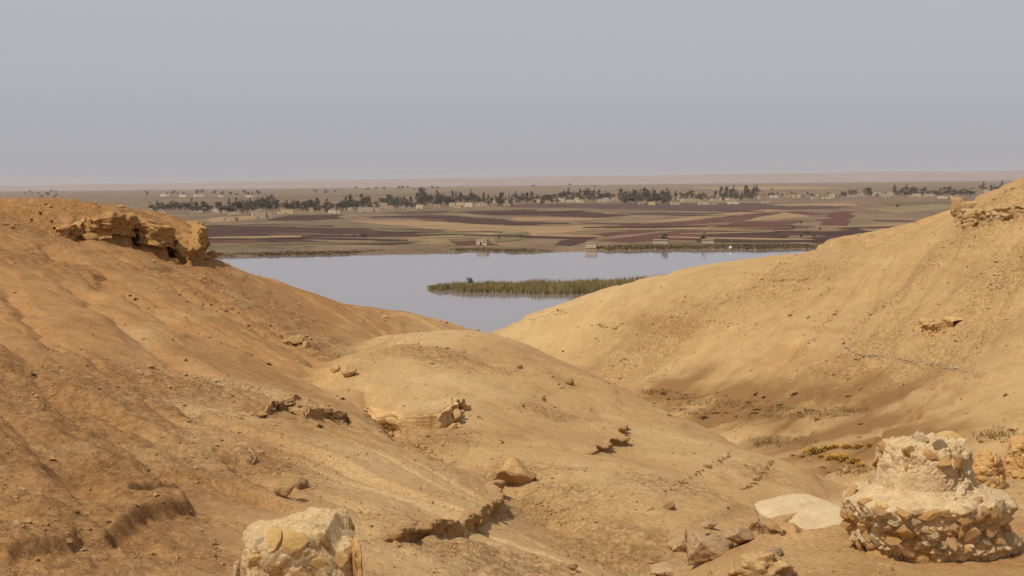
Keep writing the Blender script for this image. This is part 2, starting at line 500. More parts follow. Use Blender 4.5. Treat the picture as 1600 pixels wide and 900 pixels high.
# ledges: travel left to right in the photograph, the far side is raised.  (pixels, height m, fall-back m, end fade)
LEDGES = [
    ([(560, 853), (600, 856), (640, 851), (690, 836), (730, 821), (765, 800), (776, 778), (779, 757)], 0.30, 5.0, 0.10, 0.10),
    ([(585, 640), (606, 664), (630, 676), (660, 674), (692, 668), (706, 652), (712, 636)], 0.55, 3.5, 0.15, 0.12),
    ([(380, 648), (420, 646), (452, 638), (468, 628), (476, 655), (500, 658), (515, 645), (545, 652), (560, 668)], 0.26, 3.0, 0.15, 0.10),
    ([(-20, 880), (30, 885), (80, 872), (118, 858), (134, 838)], 0.22, 2.0, 0.12, 0.16),
    ([(165, 845), (200, 832), (245, 820), (290, 806), (314, 786)], 0.27, 2.0, 0.12, 0.16),
    ([(185, 772), (220, 768), (250, 765), (285, 752)], 0.18, 2.0, 0.2, 0.08),
    ([(345, 712), (370, 722), (392, 724), (402, 708)], 0.16, 2.0, 0.2, 0.08),
    ([(908, 714), (930, 708), (945, 700), (965, 684), (986, 664)], 0.18, 3.0, 0.15, 0.08),
    ([('d', 55, 80), ('d', 95, 80), ('d', 130, 82), ('d', 165, 81.5), ('d', 200, 82.5), ('d', 210, 84.6), ('d', 222, 83.5), ('d', 256, 84), ('d', 264, 86.2), ('d', 284, 86.4), ('d', 290, 84.8), ('d', 304, 85.2), ('d', 312, 88), ('d', 311, 95), ('d', 300, 106)], 1.7, 12.0, 0.16, 0.5),
    ([(180, 470), (205, 470), (230, 474)], 0.14, 2.0, 0.3, 0.1),
    ([(1500, 336), (1520, 348), (1560, 345), (1620, 334)], 0.5, 4.0, 0.15, 0.3),
    ([(1225, 396), (1250, 392), (1300, 392), (1345, 392), (1366, 388)], 0.75, 16.0, 0.10, 0.5),
    ([(1430, 512), (1455, 516), (1490, 514)], 0.4, 3.0, 0.2, 0.3),
    ([(1160, 462), (1190, 464), (1230, 464)], 0.2, 3.0, 0.2, 0.3),
    ([(1200, 436), (1240, 436), (1280, 438)], 0.22, 3.0, 0.2, 0.3),
    ([(1060, 436), (1090, 442), (1120, 440)], 0.25, 3.0, 0.2, 0.3),
    ([(1560, 412), (1590, 405), (1640, 390)], 0.4, 3.0, 0.2, 0.3),
    ([(1180, 834), (1210, 840), (1240, 837), (1262, 828)], 0.15, 1.2, 0.2, 0.08),
]
LP = [(polyline(p), h, w, e, ew) for p, h, w, e, ew in LEDGES]
# gullies: (pixels, depth, half width)
GULLIES = [
    ([(58, 372), (85, 392), (118, 412)], 0.7, 1.0),
    ([(128, 420), (210, 466), (300, 516), (390, 552), (470, 583), (545, 606)], 0.55, 1.1),
    ([(0, 448), (60, 512), (112, 560)], 0.28, 0.7),
    ([(90, 425), (180, 500), (260, 556), (330, 596)], 0.32, 0.9),
    ([(245, 440), (350, 484), (450, 538), (530, 582)], 0.38, 1.1),
    ([(-20, 510), (90, 610), (150, 690)], 0.2, 0.7),
    ([(150, 640), (230, 720), (270, 770)], 0.16, 0.6),
    ([(10, 640), (90, 720), (150, 800)], 0.18, 0.6),
    ([(-20, 735), (60, 770), (110, 795), (170, 836), (250, 866), (330, 898)], 0.22, 0.6),
    ([(545, 585), (600, 655), (660, 718), (700, 735), (770, 757), (810, 775), (880, 815), (960, 855), (1000, 885)], 0.35, 0.8),
    ([(330, 690), (380, 728), (430, 775), (480, 800)], 0.18, 0.5),
    ([(60, 650), (140, 760), (190, 830)], 0.2, 0.8),
    ([(1330, 545), (1345, 510), (1400, 470), (1480, 410)], 0.3, 1.6),
    ([(1240, 565), (1280, 520), (1310, 480)], 0.2, 1.4),
    ([(1490, 565), (1530, 535)], 0.15, 0.8),
    ([(905, 565), (960, 535), (1010, 520)], 0.2, 1.2),
    ([(860, 550), (900, 545), (940, 535)], 0.2, 1.2),
]
GP = [(polyline(p), d, w) for p, d, w in GULLIES]
BLOBS = {}


def blob_mask(x, y, key, spots):
    m = np.zeros(x.shape)
    if key not in BLOBS:
        BLOBS[key] = [hit_base(a, b)[:2] + (r,) for a, b, r in spots]
    for cx, cy, r in BLOBS[key]:
        m = np.maximum(m, np.exp(-((x - cx) ** 2 + (y - cy) ** 2) / (r * r)))
    return m


STONY = [(20, 620, 5), (60, 660, 4), (100, 700, 3.5), (120, 740, 2.6), (130, 780, 2.2), (160, 820, 1.5), (210, 720, 2.0), (245, 745, 1.6), (100, 590, 4), (250, 600, 4), (230, 850, 1.6), (60, 870, 1.8), (470, 525, 4), (440, 500, 4), (400, 480, 5), (340, 450, 6), (540, 560, 3), (640, 690, 2.0), (800, 740, 1.5), (850, 790, 2), (960, 850, 2.0), (1000, 870, 1.5), (1050, 770, 1.6), (1190, 740, 1.2), (420, 650, 1.5), (510, 645, 1.5), (1450, 575, 5), (1360, 550, 4), (1250, 620, 5), (1230, 440, 6), (1000, 545, 8), (1560, 440, 4), (860, 650, 1), (890, 600, 1), (700, 560, 2.5), (380, 715, 1.5), (230, 380, 6), (100, 350, 6), (20, 350, 7), (750, 870, 1.6), (960, 880, 1.2), (1550, 340, 4), (1450, 415, 3), (60, 400, 4)]
PALE = [(640, 790, 3.0), (560, 740, 3.0), (720, 880, 3.0), (850, 860, 3.0), (780, 830, 2.5), (480, 720, 2.5), (1100, 700, 4), (1000, 760, 3), (400, 615, 3.0), (345, 640, 2.0), (640, 530, 5), (690, 600, 3), (680, 650, 2), (870, 490, 10), (1240, 800, 1.4), (230, 360, 5), (100, 690, .8)]  # crust patches; those on the sandy lobe paint in sunlight its slope lacks
GRAVEL = [(1060, 820, 1.0), (1120, 800, 1.4), (1180, 782, 1.6), (1240, 768, 1.8), (1290, 757, 1.8), (1020, 875, 0.7)]
SILT = [(1040, 610, 3.5), (1100, 628, 4), (1160, 640, 4.5), (1240, 640, 4.5), (1320, 655, 4.5), (1390, 660, 3), (1250, 690, 4.5), (1330, 715, 4.5), (1200, 705, 3), (1380, 700, 4), (1450, 700, 3)]


def jitter(x, y):
    jm = smooth(8, 60, np.hypot(x, y)) * 1.2 + 0.5
    return 0.16 * fbm2(x * 0.9, y * 0.9, 4, 3) * jm, 0.16 * fbm2(x * 0.9 + 40, y * 0.9, 4, 5) * jm


def ground(x, y, full=False):
    z, l_, k_, r_, t_ = base(x, y)
    r = np.hypot(x, y)
    jx, jy = jitter(x, y)
    xj = x + jx; yj = y + jy
    for pl, h, w, e, ew in LP:
        c = pl.mean(0); R = np.abs(pl - c).max() + w * 3
        m = (np.abs(x - c[0]) < R) & (np.abs(y - c[1]) < R)
        if not m.any(): continue
        sd, fr = seg_dist(xj[m], yj[m], pl)
        edge = smooth(-0.03, ew, sd)
        fade = np.minimum(smooth(0, e, fr), smooth(0, e, 1 - fr))
        z[m] += h * edge * np.exp(-(np.maximum(sd, 0) / w) ** 2) * fade
    for pl, d, w in GP:
        c = pl.mean(0); R = np.abs(pl - c).max() + w * 3
        m = (np.abs(x - c[0]) < R) & (np.abs(y - c[1]) < R)
        if not m.any(): continue
        sd, fr = seg_dist(xj[m], yj[m], pl)
        fade = np.minimum(smooth(0, 0.15, fr), smooth(0, 0.15, 1 - fr))
        z[m] -= d * fade * np.maximum(0, 1 - np.abs(sd) / w) ** 1.5
    st = blob_mask(x, y, 'st', STONY)
    lump = fbm2(x * 0.14, y * 0.14, 3, 11)
    z = z + 0.14 * lump * smooth(8, 30, r) + 0.05 * fbm2(x * 0.7, y * 0.7, 4, 21)
    # fine rills running down the slopes
    z = z + 0.05 * fbm2(x * 0.55 + y * 0.25, y * 0.12 - x * 0.05, 3, 61) * smooth(20, 50, r)
    # faint bedding steps and sharp rain rills
    fr = (z * 1.15 + 0.45 * fbm2(x * 0.08, y * 0.08, 3, 71)) % 1.0
    mk = np.clip(0.35 + 1.1 * fbm2(x * 0.13, y * 0.13, 3, 72), 0, 1) * smooth(16, 30, r)
    z = z + (smooth(0.0, 0.16, fr) - fr) * (0.14 + 0.16 * smooth(0.2, 1.4, r_ - np.maximum(np.maximum(k_, l_), t_))) * mk
    onl = smooth(0.2, 1.4, l_ - np.maximum(np.maximum(k_, r_), t_)); onr = smooth(0.2, 1.4, r_ - np.maximum(np.maximum(k_, l_), t_))
    ul, vl = x * 0.75 + y * 0.66, x * 0.66 - y * 0.75
    ur, vr = x * 0.8 - y * 0.6, x * 0.6 + y * 0.8
    for uu, vv, on, sd_ in ((ul, vl, onl, 73), (ur, vr, onr, 74)):
        for fq, dp in ((0.22, 0.34), (0.6, 0.12)):
            q = np.abs(fbm2(uu * fq + 0.15 * fbm2(x * 0.3, y * 0.3, 2, 75), vv * fq * 0.07, 2, sd_))
            z = z - dp * np.maximum(0, 1 - q / 0.13) * on * smooth(16, 40, r)
    rough = fbm2(x * 3.1, y * 3.1, 4, 31, 0.6)
    stn = np.clip(st * 1.25 + 0.35 * fbm2(x * 0.5, y * 0.5, 3, 77) * np.minimum(1, st * 3), 0, 1)
    z = z + rough * (0.009 + 0.042 * stn)
    z = z + np.abs(fbm2(x * 1.3, y * 1.3, 3, 41)) * 0.05 * stn
    if not full: return z
    return z, l_, k_, r_, t_, stn


def build_terrain():
    az = np.concatenate([np.linspace(-40, -23, 60)[:-1], np.linspace(-23, 23, 470), np.linspace(23, 40, 60)[1:]]) * math.pi / 180
    rr = np.concatenate([np.geomspace(1.2, 12, 60)[:-1], np.geomspace(12, 145, 1120), np.geomspace(145, 330, 60)[1:]])
    A, R_ = np.meshgrid(az, rr)
    x = R_ * np.sin(A); y = R_ * np.cos(A)
    z, l_, k_, r_, t_, st = ground(x, y, True)
    far = smooth(150, 330, R_)
    z = np.maximum(z - far * 6, -4 - far * 0)
    nr, na = x.shape
    v = np.stack([x, y, z], -1).reshape(-1, 3)
    i = np.arange(nr - 1)[:, None] * na + np.arange(na - 1)[None]
    f = np.stack([i, i + 1, i + na + 1, i + na], -1).reshape(-1, 4)
    me = np_mesh('desert_hillside', v, f)
    # soil kinds; the pale mask also holds brightness painted on the lobe
    lr = smooth(-1.2, 1.2, l_ - np.maximum(np.maximum(k_, r_), t_) + 0.4 * fbm2(x * 0.3, y * 0.3, 3, 8))
    kr = smooth(-0.4, 0.4, k_ - np.maximum(np.maximum(l_, r_), t_))
    tr = smooth(-0.3, 0.3, t_ - np.maximum(np.maximum(l_, r_), k_))
    red = np.clip(lr * (0.22 + 0.75 * smooth(0.5, -5.0, x + 0.06 * y + 0.8 * fbm2(x * 0.25, y * 0.25, 3, 88))) * (1 - 0.12 * smooth(45, 18, y)) + kr * 0.22 + tr * 0.35, 0, 1)
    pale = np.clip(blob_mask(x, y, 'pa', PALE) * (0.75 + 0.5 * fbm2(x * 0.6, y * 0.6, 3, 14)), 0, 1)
    zb = z * 1.15 + 0.45 * fbm2(x * 0.08, y * 0.08, 3, 71)                      # pale and rusty beds of the hill
    bed = smooth(0.25, 0.75, noise2(zb * 1.7, x * 0.01, 91)) * np.clip(0.5 + fbm2(x * 0.2, y * 0.2, 3, 92), 0, 1)
    pale = np.maximum(pale, 0.45 * bed * smooth(16, 30, R_))
    rust = smooth(0.3, 0.8, noise2(zb * 2.3 + 7, x * 0.01, 93)) * np.clip(0.5 + fbm2(x * 0.25, y * 0.25, 3, 94), 0, 1)
    red = np.clip(red + 0.45 * rust, 0, 1)
    grav = np.clip(blob_mask(x, y, 'gr', GRAVEL) * 1.2, 0, 1) * smooth(-0.9, 0.1, t_ - np.maximum(np.maximum(l_, r_), k_))
    silt = np.clip(blob_mask(x, y, 'si', SILT) * (1.35 + 1.0 * fbm2(x * 0.35, y * 0.35, 4, 19)) - 0.2, 0, 1) * smooth(-0.3, 0.3, r_ - np.maximum(np.maximum(l_, t_), k_))
    one = np.ones_like(x)
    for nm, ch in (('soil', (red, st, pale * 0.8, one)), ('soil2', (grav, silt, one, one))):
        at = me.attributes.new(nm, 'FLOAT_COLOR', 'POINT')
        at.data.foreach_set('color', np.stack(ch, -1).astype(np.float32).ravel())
    o = obj('desert_hillside', me, M['soil'])
    o['kind'] = 'structure'
    return o


terrain = build_terrain()
bpy.context.view_layer.update()
TERRAIN_BVH = BVHTree.FromObject(terrain, bpy.context.evaluated_depsgraph_get())


def hit(px, py):
    d = Vector(ray(px, py)).normalized()
    loc, nor, _, _ = TERRAIN_BVH.ray_cast(Vector((0, 0, CAM_Z)), d)
    return loc, nor


def drop(x, y):
    return TERRAIN_BVH.ray_cast(Vector((x, y, 200)), Vector((0, 0, -1)))[0]


def mesh_bvh(me):
    return BVHTree.FromPolygons([v.co for v in me.vertices], [tuple(p.vertices) for p in me.polygons])
# river, plain and everything on them

# ------------------------------------------------------------------ river, plain, plateau
SHORE_PX = [(-400, 409), (200, 404), (300, 402), (420, 400), (500, 398), (600, 396), (690, 395), (740, 392), (800, 394.5), (900, 392.5), (1000, 391), (1200, 390), (1300, 388), (1700, 383), (2000, 380)]
SH = np.array([G(*p)[:2] for p in SHORE_PX])
SH_T = SH[:, 0] / SH[:, 1]
PLAIN_Z = 1.4


def shore_y(t):
    """distance of the far shore along the direction x = t*y"""
    y = np.interp(t, SH_T, SH[:, 1])
    return y + 5 * fbm2(t * 160, t * 0 + 2, 4, 51)


def build_plain():
    t = np.concatenate([np.linspace(-1.2, -0.42, 40)[:-1], np.linspace(-0.42, 0.42, 520), np.linspace(0.42, 1.2, 40)[1:]])
    off = np.array([-14, -4, -0.5, 1.5, 4, 9, 16, 30, 60, 120, 250, 500, 900, 1500, 2400, 3600, 5200, 7500, 10000, 13500, 16000])
    z = np.array([-3, -0.8, -0.1, 0.35, 0.7, 1.1, 1.4] + [PLAIN_Z] * 14)
    sy = shore_y(t)
    y = sy[None] + off[:, None]
    v = np.stack([t[None] * y, y, np.broadcast_to(z[:, None], y.shape)], -1).reshape(-1, 3)
    na = len(t); i = np.arange(len(off) - 1)[:, None] * na + np.arange(na - 1)[None]
    f = np.stack([i, i + 1, i + na + 1, i + na], -1).reshape(-1, 4)
    o = obj('river_plain', np_mesh('river_plain', v, f), M['plain'])
    o['kind'] = 'structure'
    w = np.array([(-9000, 60, 0), (9000, 60, 0), (9000, 3000, 0), (-9000, 3000, 0)], float)
    xs = np.linspace(-2500, 2500, 60); ys = np.linspace(100, 1500, 40)
    X, Y = np.meshgrid(xs, ys)
    i = np.arange(39)[:, None] * 60 + np.arange(59)[None]
    o = obj('river', np_mesh('river', np.stack([X, Y, X * 0], -1).reshape(-1, 3), np.stack([i, i + 1, i + 61, i + 60], -1).reshape(-1, 4)), M['water'])
    o['kind'] = 'structure'
    # far plateau
    t = np.linspace(-1.2, 1.2, 500)
    px = t * F + 800
    top = np.interp(px, [-1000, 0, 300, 800, 1300, 1600, 2600], [45, 52, 74, 100, 104, 110, 120])
    rows = [(13200, 0.0), (14000, 0.12), (14600, 0.5), (15300, 0.72), (16200, 0.94), (17500, 1.0), (20000, 1.0)]
    Y = np.array([r[0] for r in rows])[:, None] * (1 + 0.03 * fbm2(t * 14, t * 0, 4, 5))[None]
    Z = np.array([r[1] for r in rows])[:, None] * (top * (1 + 0.05 * fbm2(t * 25, t * 0 + 5, 4, 9)))[None] + 0.3
    v = np.stack([t[None] * Y, Y, Z], -1).reshape(-1, 3)
    na = len(t); i = np.arange(len(rows) - 1)[:, None] * na + np.arange(na - 1)[None]
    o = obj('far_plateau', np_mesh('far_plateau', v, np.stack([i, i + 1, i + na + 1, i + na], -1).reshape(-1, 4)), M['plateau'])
    o['kind'] = 'structure'


build_plain()

FIELDS = [
    ('ploughed', [(300, 362), (400, 361), (440, 366), (400, 369), (300, 370)]),
    ('olive', [(985, 379.5), (1100, 378), (1235, 377), (1245, 382), (1100, 384.5), (985, 385)]),
    ('dry_grass', [(640, 339), (800, 356), (900, 366), (860, 372), (760, 366), (620, 350)]),
    ('ploughed', [(1085, 366), (1150, 357), (1240, 354), (1236, 362), (1150, 368)]),
    ('ploughed', [(300, 353), (400, 350), (500, 352), (600, 360), (655, 364), (620, 370), (560, 366), (480, 364), (400, 364), (300, 364)]),
    ('ploughed', [(290, 366), (400, 366), (450, 370), (500, 376), (470, 379), (400, 377), (290, 379)]),
    ('olive', [(300, 385), (420, 380.5), (500, 385), (470, 388), (400, 387.5), (300, 390)]),
    ('ploughed', [(590, 376), (645, 374.5), (640, 380), (612, 383.5), (597, 381)]),
    ('ploughed', [(580, 338), (680, 336), (720, 337), (800, 345), (812, 350), (720, 348), (640, 343), (580, 342)]),
    ('ploughed', [(415, 344), (450, 336.5), (540, 335), (530, 342), (480, 345)]),
    ('ploughed_violet', [(600, 333), (640, 330), (705, 328.5), (700, 332.5), (640, 335)]),
    ('ploughed_violet', [(780, 321), (830, 317.5), (1000, 318), (1190, 317), (1290, 320), (1240, 326), (1100, 330.5), (1000, 327.5), (900, 325), (800, 324)]),
    ('ploughed', [(700, 331), (800, 329), (900, 330), (990, 336.5), (940, 340), (860, 337), (760, 336)]),
    ('ploughed', [(790, 346), (850, 347), (845, 351.5), (790, 352)]),
    ('stubble', [(540, 345), (640, 345), (740, 350), (830, 354), (800, 361), (700, 359), (620, 352)]),
    ('green', [(480, 350), (560, 352), (640, 358), (745, 365), (690, 366.5), (600, 358)]),
    ('stubble', [(800, 339), (860, 339.5), (960, 342), (880, 345), (800, 344.5)]),
    ('stubble', [(820, 354), (920, 352), (960, 356), (880, 364), (810, 368), (790, 362)]),
    ('ploughed_red', [(965, 351), (1060, 347), (1180, 334), (1250, 330), (1300, 334), (1220, 340), (1150, 346), (1060, 352), (1000, 353)]),
    ('stubble', [(1000, 347), (1060, 340), (1200, 327), (1250, 328.5), (1180, 332.5), (1100, 342), (1050, 346)]),
    ('ploughed_red', [(930, 375), (1000, 367), (1090, 358), (1150, 347.5), (1250, 344), (1240, 352), (1230, 372), (1200, 377), (1130, 376), (1050, 374), (985, 378)]),
    ('ploughed', [(1060, 374), (1130, 362), (1230, 360), (1228, 374), (1190, 377.5)]),
    ('stubble', [(1155, 345), (1230, 332), (1275, 338), (1210, 343)]),
    ('ploughed', [(865, 383), (890, 373), (925, 369.5), (918, 378), (890, 384)]),
    ('ploughed_red', [(880, 372), (960, 362), (1060, 356), (1000, 364), (930, 370)]),
    ('ploughed_red', [(1282, 352), (1292, 336), (1310, 330), (1335, 330), (1328, 345), (1325, 352)]),
    ('ploughed', [(1250, 376), (1300, 362), (1330, 358), (1375, 362), (1420, 370), (1390, 380), (1320, 384)]),
    ('dry_grass', [(1330, 352), (1420, 345), (1470, 350), (1460, 362), (1390, 366), (1335, 358)]),
    ('stubble', [(1195, 319.5), (1330, 317), (1345, 321), (1290, 325)]),
    ('ploughed_violet', [(1200, 324), (1260, 321), (1330, 322), (1300, 326), (1220, 328)]),
    ('dry_grass', [(640, 371), (760, 368), (800, 372), (770, 378), (690, 384), (650, 380)]),
    ('dry_grass', [(1350, 326), (1480, 318), (1500, 325), (1400, 333)]),
    ('olive', [(1380, 316), (1500, 314), (1500, 316.5), (1400, 319)]),
    ('ploughed_red', [(700, 377), (760, 375), (775, 382), (710, 383)]),
    ('green', [(770, 366), (830, 362), (822, 374), (780, 378)]),
    ('olive', [(700, 374), (745, 372), (740, 376), (705, 378)]),
    ('stubble', [(330, 340), (395, 337), (400, 343), (330, 348)]),
    ('olive', [(200, 309), (500, 306), (720, 300), (700, 303), (400, 311)]),
    ('stubble', [(1050, 293), (1250, 291), (1330, 294), (1150, 297)]),
    ('olive', [(600, 291), (900, 287), (1300, 283), (1290, 285), (900, 290)]),
]


fr = random.Random(21)
for k in range(46):                                   # narrow strips between the larger fields
    y = fr.uniform(326, 387); x = fr.uniform(300, 1420); w = fr.uniform(45, 130) * (0.7 + (y - 320) / 90); h = fr.uniform(0.7, 1.7) * (0.6 + (y - 320) / 60)
    sl = fr.uniform(-0.03, 0.035) * w
    if y + h + abs(sl) > (384.5 if x + w < 850 else 379): continue
    FIELDS.append((fr.choice(('ploughed', 'ploughed_violet', 'dry_grass', 'stubble', 'olive', 'ploughed_red', 'ploughed')), [(x - w, y + sl), (x - w * 0.2, y - h * 0.5 + sl * 0.3), (x + w * 0.9, y - h * 0.4 - sl), (x + w, y - sl + h * 0.4), (x + w * 0.1, y + h), (x - w * 0.9, y + sl + h * 0.6)]))


def build_fields():
    for k, (mat, pix) in enumerate(FIELDS):
        z = PLAIN_Z + 0.05 + 0.006 * k
        p = np.array([G(a, b, z)[:2] for a, b in pix])
        # refine and roughen the outline
        q = []
        for a, b in zip(p, np.roll(p, -1, 0)):
            n = max(2, int(np.linalg.norm(b - a) / 14))
            for j in range(n): q.append(a + (b - a) * j / n)
        q = np.array(q)
        d = np.linalg.norm(q.mean(0))
        amp = 0.006 * d
        q[:, 0] += amp * 0.6 * fbm2(q[:, 0] * 0.02, q[:, 1] * 0.02, 4, 60 + k)
        q[:, 1] += amp * fbm2(q[:, 0] * 0.02 + 9, q[:, 1] * 0.02, 4, 160 + k)
        bm = bmesh.new()
        vv = [bm.verts.new((x, y, z)) for x, y in q]
        vb = [bm.verts.new((x, y, PLAIN_Z - 0.05)) for x, y in q]
        f = bm.faces.new(vv)
        n = len(vv)
        for i in range(n):
            bm.faces.new((vv[i], vb[i], vb[(i + 1) % n], vv[(i + 1) % n]))
        bmesh.ops.recalc_face_normals(bm, faces=bm.faces)
        bmesh.ops.triangulate(bm, faces=[f])
        me = bpy.data.meshes.new('field'); bm.to_mesh(me); bm.free()
        o = obj('field', me, M[mat]); o['kind'] = 'structure'


build_fields()


# ------------------------------------------------------------------ foliage helpers
def tri_cloud(cent, size, seed, flat=0.5, up=0.0):
    """one small leaf-clump triangle pair per centre"""
    g = np.random.default_rng(seed)
    n = len(cent)
    a = g.normal(size=(n, 3)); a /= np.linalg.norm(a, axis=1)[:, None]
    b = g.normal(size=(n, 3)); b[:, 2] += up
    b -= (a * b).sum(1)[:, None] * a; b /= np.linalg.norm(b, axis=1)[:, None]
    s = size if np.ndim(size) else np.full(n, size)
    s = (s * g.uniform(0.6, 1.3, n))[:, None]
    v = np.stack([cent - a * s - b * s * flat, cent + a * s * 0.9 - b * s * flat * 0.7, cent + a * s * 0.8 + b * s * flat, cent - a * s * 0.7 + b * s * flat * 1.1], 1).reshape(-1, 3)
    f = np.arange(n * 4).reshape(-1, 4)
    return v, f


def crown_mesh(kind, seed):
    g = np.random.default_rng(seed)
    cs = []
    if kind == 'poplar':          # narrow, tall, unit height 1
        for k in range(16):
            h = g.uniform(0.16, 0.98)
            w = 0.115 * math.sin(math.pi * min(1, (h - 0.05) / 0.95) ** 0.75) + 0.018
            c = np.array([g.normal(0, w * 0.5), g.normal(0, w * 0.5), h])
            cs.append(c + g.normal(0, 1, (26, 3)) * np.array([w * 0.5, w * 0.5, 0.055]))
        size = 0.032
    else:                         # broad, several limbs
        for k in range(13):
            th = g.uniform(0, 2 * math.pi); rr = 0.30 * math.sqrt(g.uniform(0, 1)); h = g.uniform(0.30, 0.88)
            rr *= math.sin(math.pi * (h - 0.12) / 0.88) ** 0.6
            c = np.array([rr * math.cos(th), rr * math.sin(th), h])
            cs.append(c + g.normal(0, 1, (26, 3)) * np.array([0.075, 0.075, 0.06]))
        size = 0.046
    c = np.concatenate(cs)
    c[:, 2] = np.clip(c[:, 2], 0.05, 1.05)
    v, f = tri_cloud(c, size, seed + 1)
    return np_mesh('crown', v, f, False)


def tube(path, radii, n=6):
    v = []; f = []
    path = np.array(path, float)
    for i, (p, r) in enumerate(zip(path, radii)):
        d = path[min(i + 1, len(path) - 1)] - path[max(i - 1, 0)]
        d /= np.linalg.norm(d) + 1e-9
        a = np.cross(d, [0.3, 0.9, 0.1]); a /= np.linalg.norm(a); b = np.cross(d, a)
        for k in range(n):
            t = 2 * math.pi * k / n
            v.append(p + r * (a * math.cos(t) + b * math.sin(t)))
    for i in range(len(path) - 1):
        for k in range(n):
            k2 = (k + 1) % n
            f.append((i * n + k, i * n + k2, (i + 1) * n + k2, (i + 1) * n + k))
    return np.array(v), np.array(f)


def join(parts):
    V = []; Fc = []; o = 0
    for v, f in parts:
        V.append(v); Fc.append(np.asarray(f) + o); o += len(v)
    return np.concatenate(V), np.concatenate(Fc)


def trunk_mesh(kind, seed):
    g = np.random.default_rng(seed)
    if kind == 'poplar':
        ps = [tube([(0, 0, -0.02), (0.005, 0, 0.3), (0, 0.004, 0.8)], (0.02, 0.014, 0.004), 5)]
        for k in range(5):
            h = g.uniform(0.2, 0.6); a = g.uniform(0, 6.28)
            ps.append(tube([(0, 0, h), (0.05 * math.cos(a), 0.05 * math.sin(a), h + 0.14)], (0.006, 0.003), 4))
    else:
        ps = [tube([(0, 0, -0.02), (0.01, 0, 0.18), (0, 0.01, 0.4)], (0.035, 0.027, 0.016), 6)]
        for k in range(5):
            a = k * 1.256 + g.uniform(-0.3, 0.3)
            ps.append(tube([(0, 0, 0.25), (0.12 * math.cos(a), 0.12 * math.sin(a), 0.45), (0.2 * math.cos(a), 0.2 * math.sin(a), 0.65)], (0.015, 0.010, 0.004), 4))
    v, f = join(ps)
    return np_mesh('trunk', v, f)


TREES = {k: [(crown_mesh(k, 100 + i * 7 + len(k)), trunk_mesh(k, 300 + i)) for i in range(5)] for k in ('poplar', 'round')}
for k in TREES:
    for c, t in TREES[k]:
        c.materials.append(M['leaf_pop' if k == 'poplar' else 'leaf_dark']); t.materials.append(M['bark'])


def tree(px, py, hpx, kind, label, group, wide=1.0):
    b = G(px, py, PLAIN_Z)
    h = hpx * b[1] / F
    e = obj('poplar_tree' if kind == 'poplar' else 'broad_tree', None, loc=b, rot=(0, 0, random.uniform(0, 6.28)), scale=(h * wide, h * wide, h))
    tag(e, label, 'tree', group)
    c, t = random.choice(TREES[kind])
    obj('trunk', t, parent=e); obj('crown', c, parent=e)
    return e


# village tree belt : (x0, x1, base y, height px, count, share of poplars)
BELT = [(236, 300, 331, 17, 15, 0.15), (300, 345, 333, 17, 8, 0.4), (345, 402, 334, 20, 11, 0.35), (402, 432, 329, 20, 9, 0.1), (432, 482, 331, 16, 11, 0.2), (482, 535, 331, 16, 12, 0.4),
        (535, 580, 328, 20, 11, 0.5), (585, 625, 326, 15, 8, 0.4), (600, 660, 325, 17, 14, 0.7), (655, 705, 322, 20, 13, 0.5), (705, 745, 320, 16, 8, 0.3), (745, 800, 321, 16, 11, 0.6),
        (800, 870, 318, 15, 15, 0.4), (876, 960, 315, 17, 20, 0.55), (968, 1048, 318, 18, 20, 0.7), (1050, 1100, 315, 14, 7, 0.5), (1085, 1128, 314, 15, 6, 0.4), (1128, 1184, 312, 16, 16, 0.95),
        (1188, 1315, 309, 7, 12, 0.3), (1366, 1396, 308, 7, 4, 0.2), (1446, 1464, 308, 8, 3, 0.2), (1315, 1338, 308, 10, 5, 0.3), (1348, 1364, 308, 13, 4, 0.6), (1395, 1446, 307, 13, 12, 0.4), (1462, 1516, 308, 14, 12, 0.3), (1532, 1566, 300, 11, 7, 0.3)]
for x0, x1, y, h, n, pop in BELT:
    n = int(n * 1.45)
    for k in range(n):
        kind = 'poplar' if random.random() < pop else 'round'
        x = x0 + (x1 - x0) * (k + random.uniform(0, 1)) / n
        hf = random.uniform(0.5, 1.3); wf = random.uniform(1.0, 1.75)
        size_w = 'tall' if hf > 1.05 else ('short' if hf < 0.75 else 'middling')
        form = ('slender dark poplar' if wf < 1.4 else 'stout dark poplar') if kind == 'poplar' else ('bushy dark tree' if wf < 1.4 else 'spreading dark tree')
        tree(x, y + random.uniform(-5, 1.0), h * hf * (0.98 if kind == 'poplar' else 0.8), kind, f'{size_w} {form} in the tree belt around the village', 'village trees across the river', wf)
# scattered far trees in the haze
FARROW = [(28, 100, 303, 5, 7), (60, 90, 309, 6, 4), (225, 300, 304, 5, 8), (300, 420, 304, 6, 14), (480, 525, 301, 6, 6), (555, 685, 296, 5, 14), (800, 960, 291, 3.5, 8), (1220, 1300, 283, 3.5, 8), (1180, 1215, 300, 4, 3)]
for x0, x1, y, h, n in FARROW:
    for k in range(n):
        tree(random.uniform(x0, x1), y + random.uniform(-2, 2), h * random.uniform(0.6, 1.2), 'round', 'small hazy tree far out on the plain beyond the village', 'hazy far trees', 1.6)
tree(1039, 380, 17, 'round', 'round dark tree right behind a low pale hut on the far bank', None, 1.1)
tree(1098, 379, 17, 'round', 'leaning dark tree beside the eastern pale hut on the far bank', None, 0.8)
tree(369, 346, 7, 'round', 'small round dark tree alone in a straw field before the village', None, 1.4)
tree(1403, 325, 6, 'round', 'single dark round tree in the dry field below the plateau', None, 1.4)
for x, y, h in ((553, 372, 6), (567, 372, 9), (571, 373, 8), (780, 374, 6), (815, 372, 6), (930, 386, 6)):
    tree(x, y, h, 'round', 'small scrubby tree in the fields near the far bank', 'scrub trees near the far bank', 1.2)
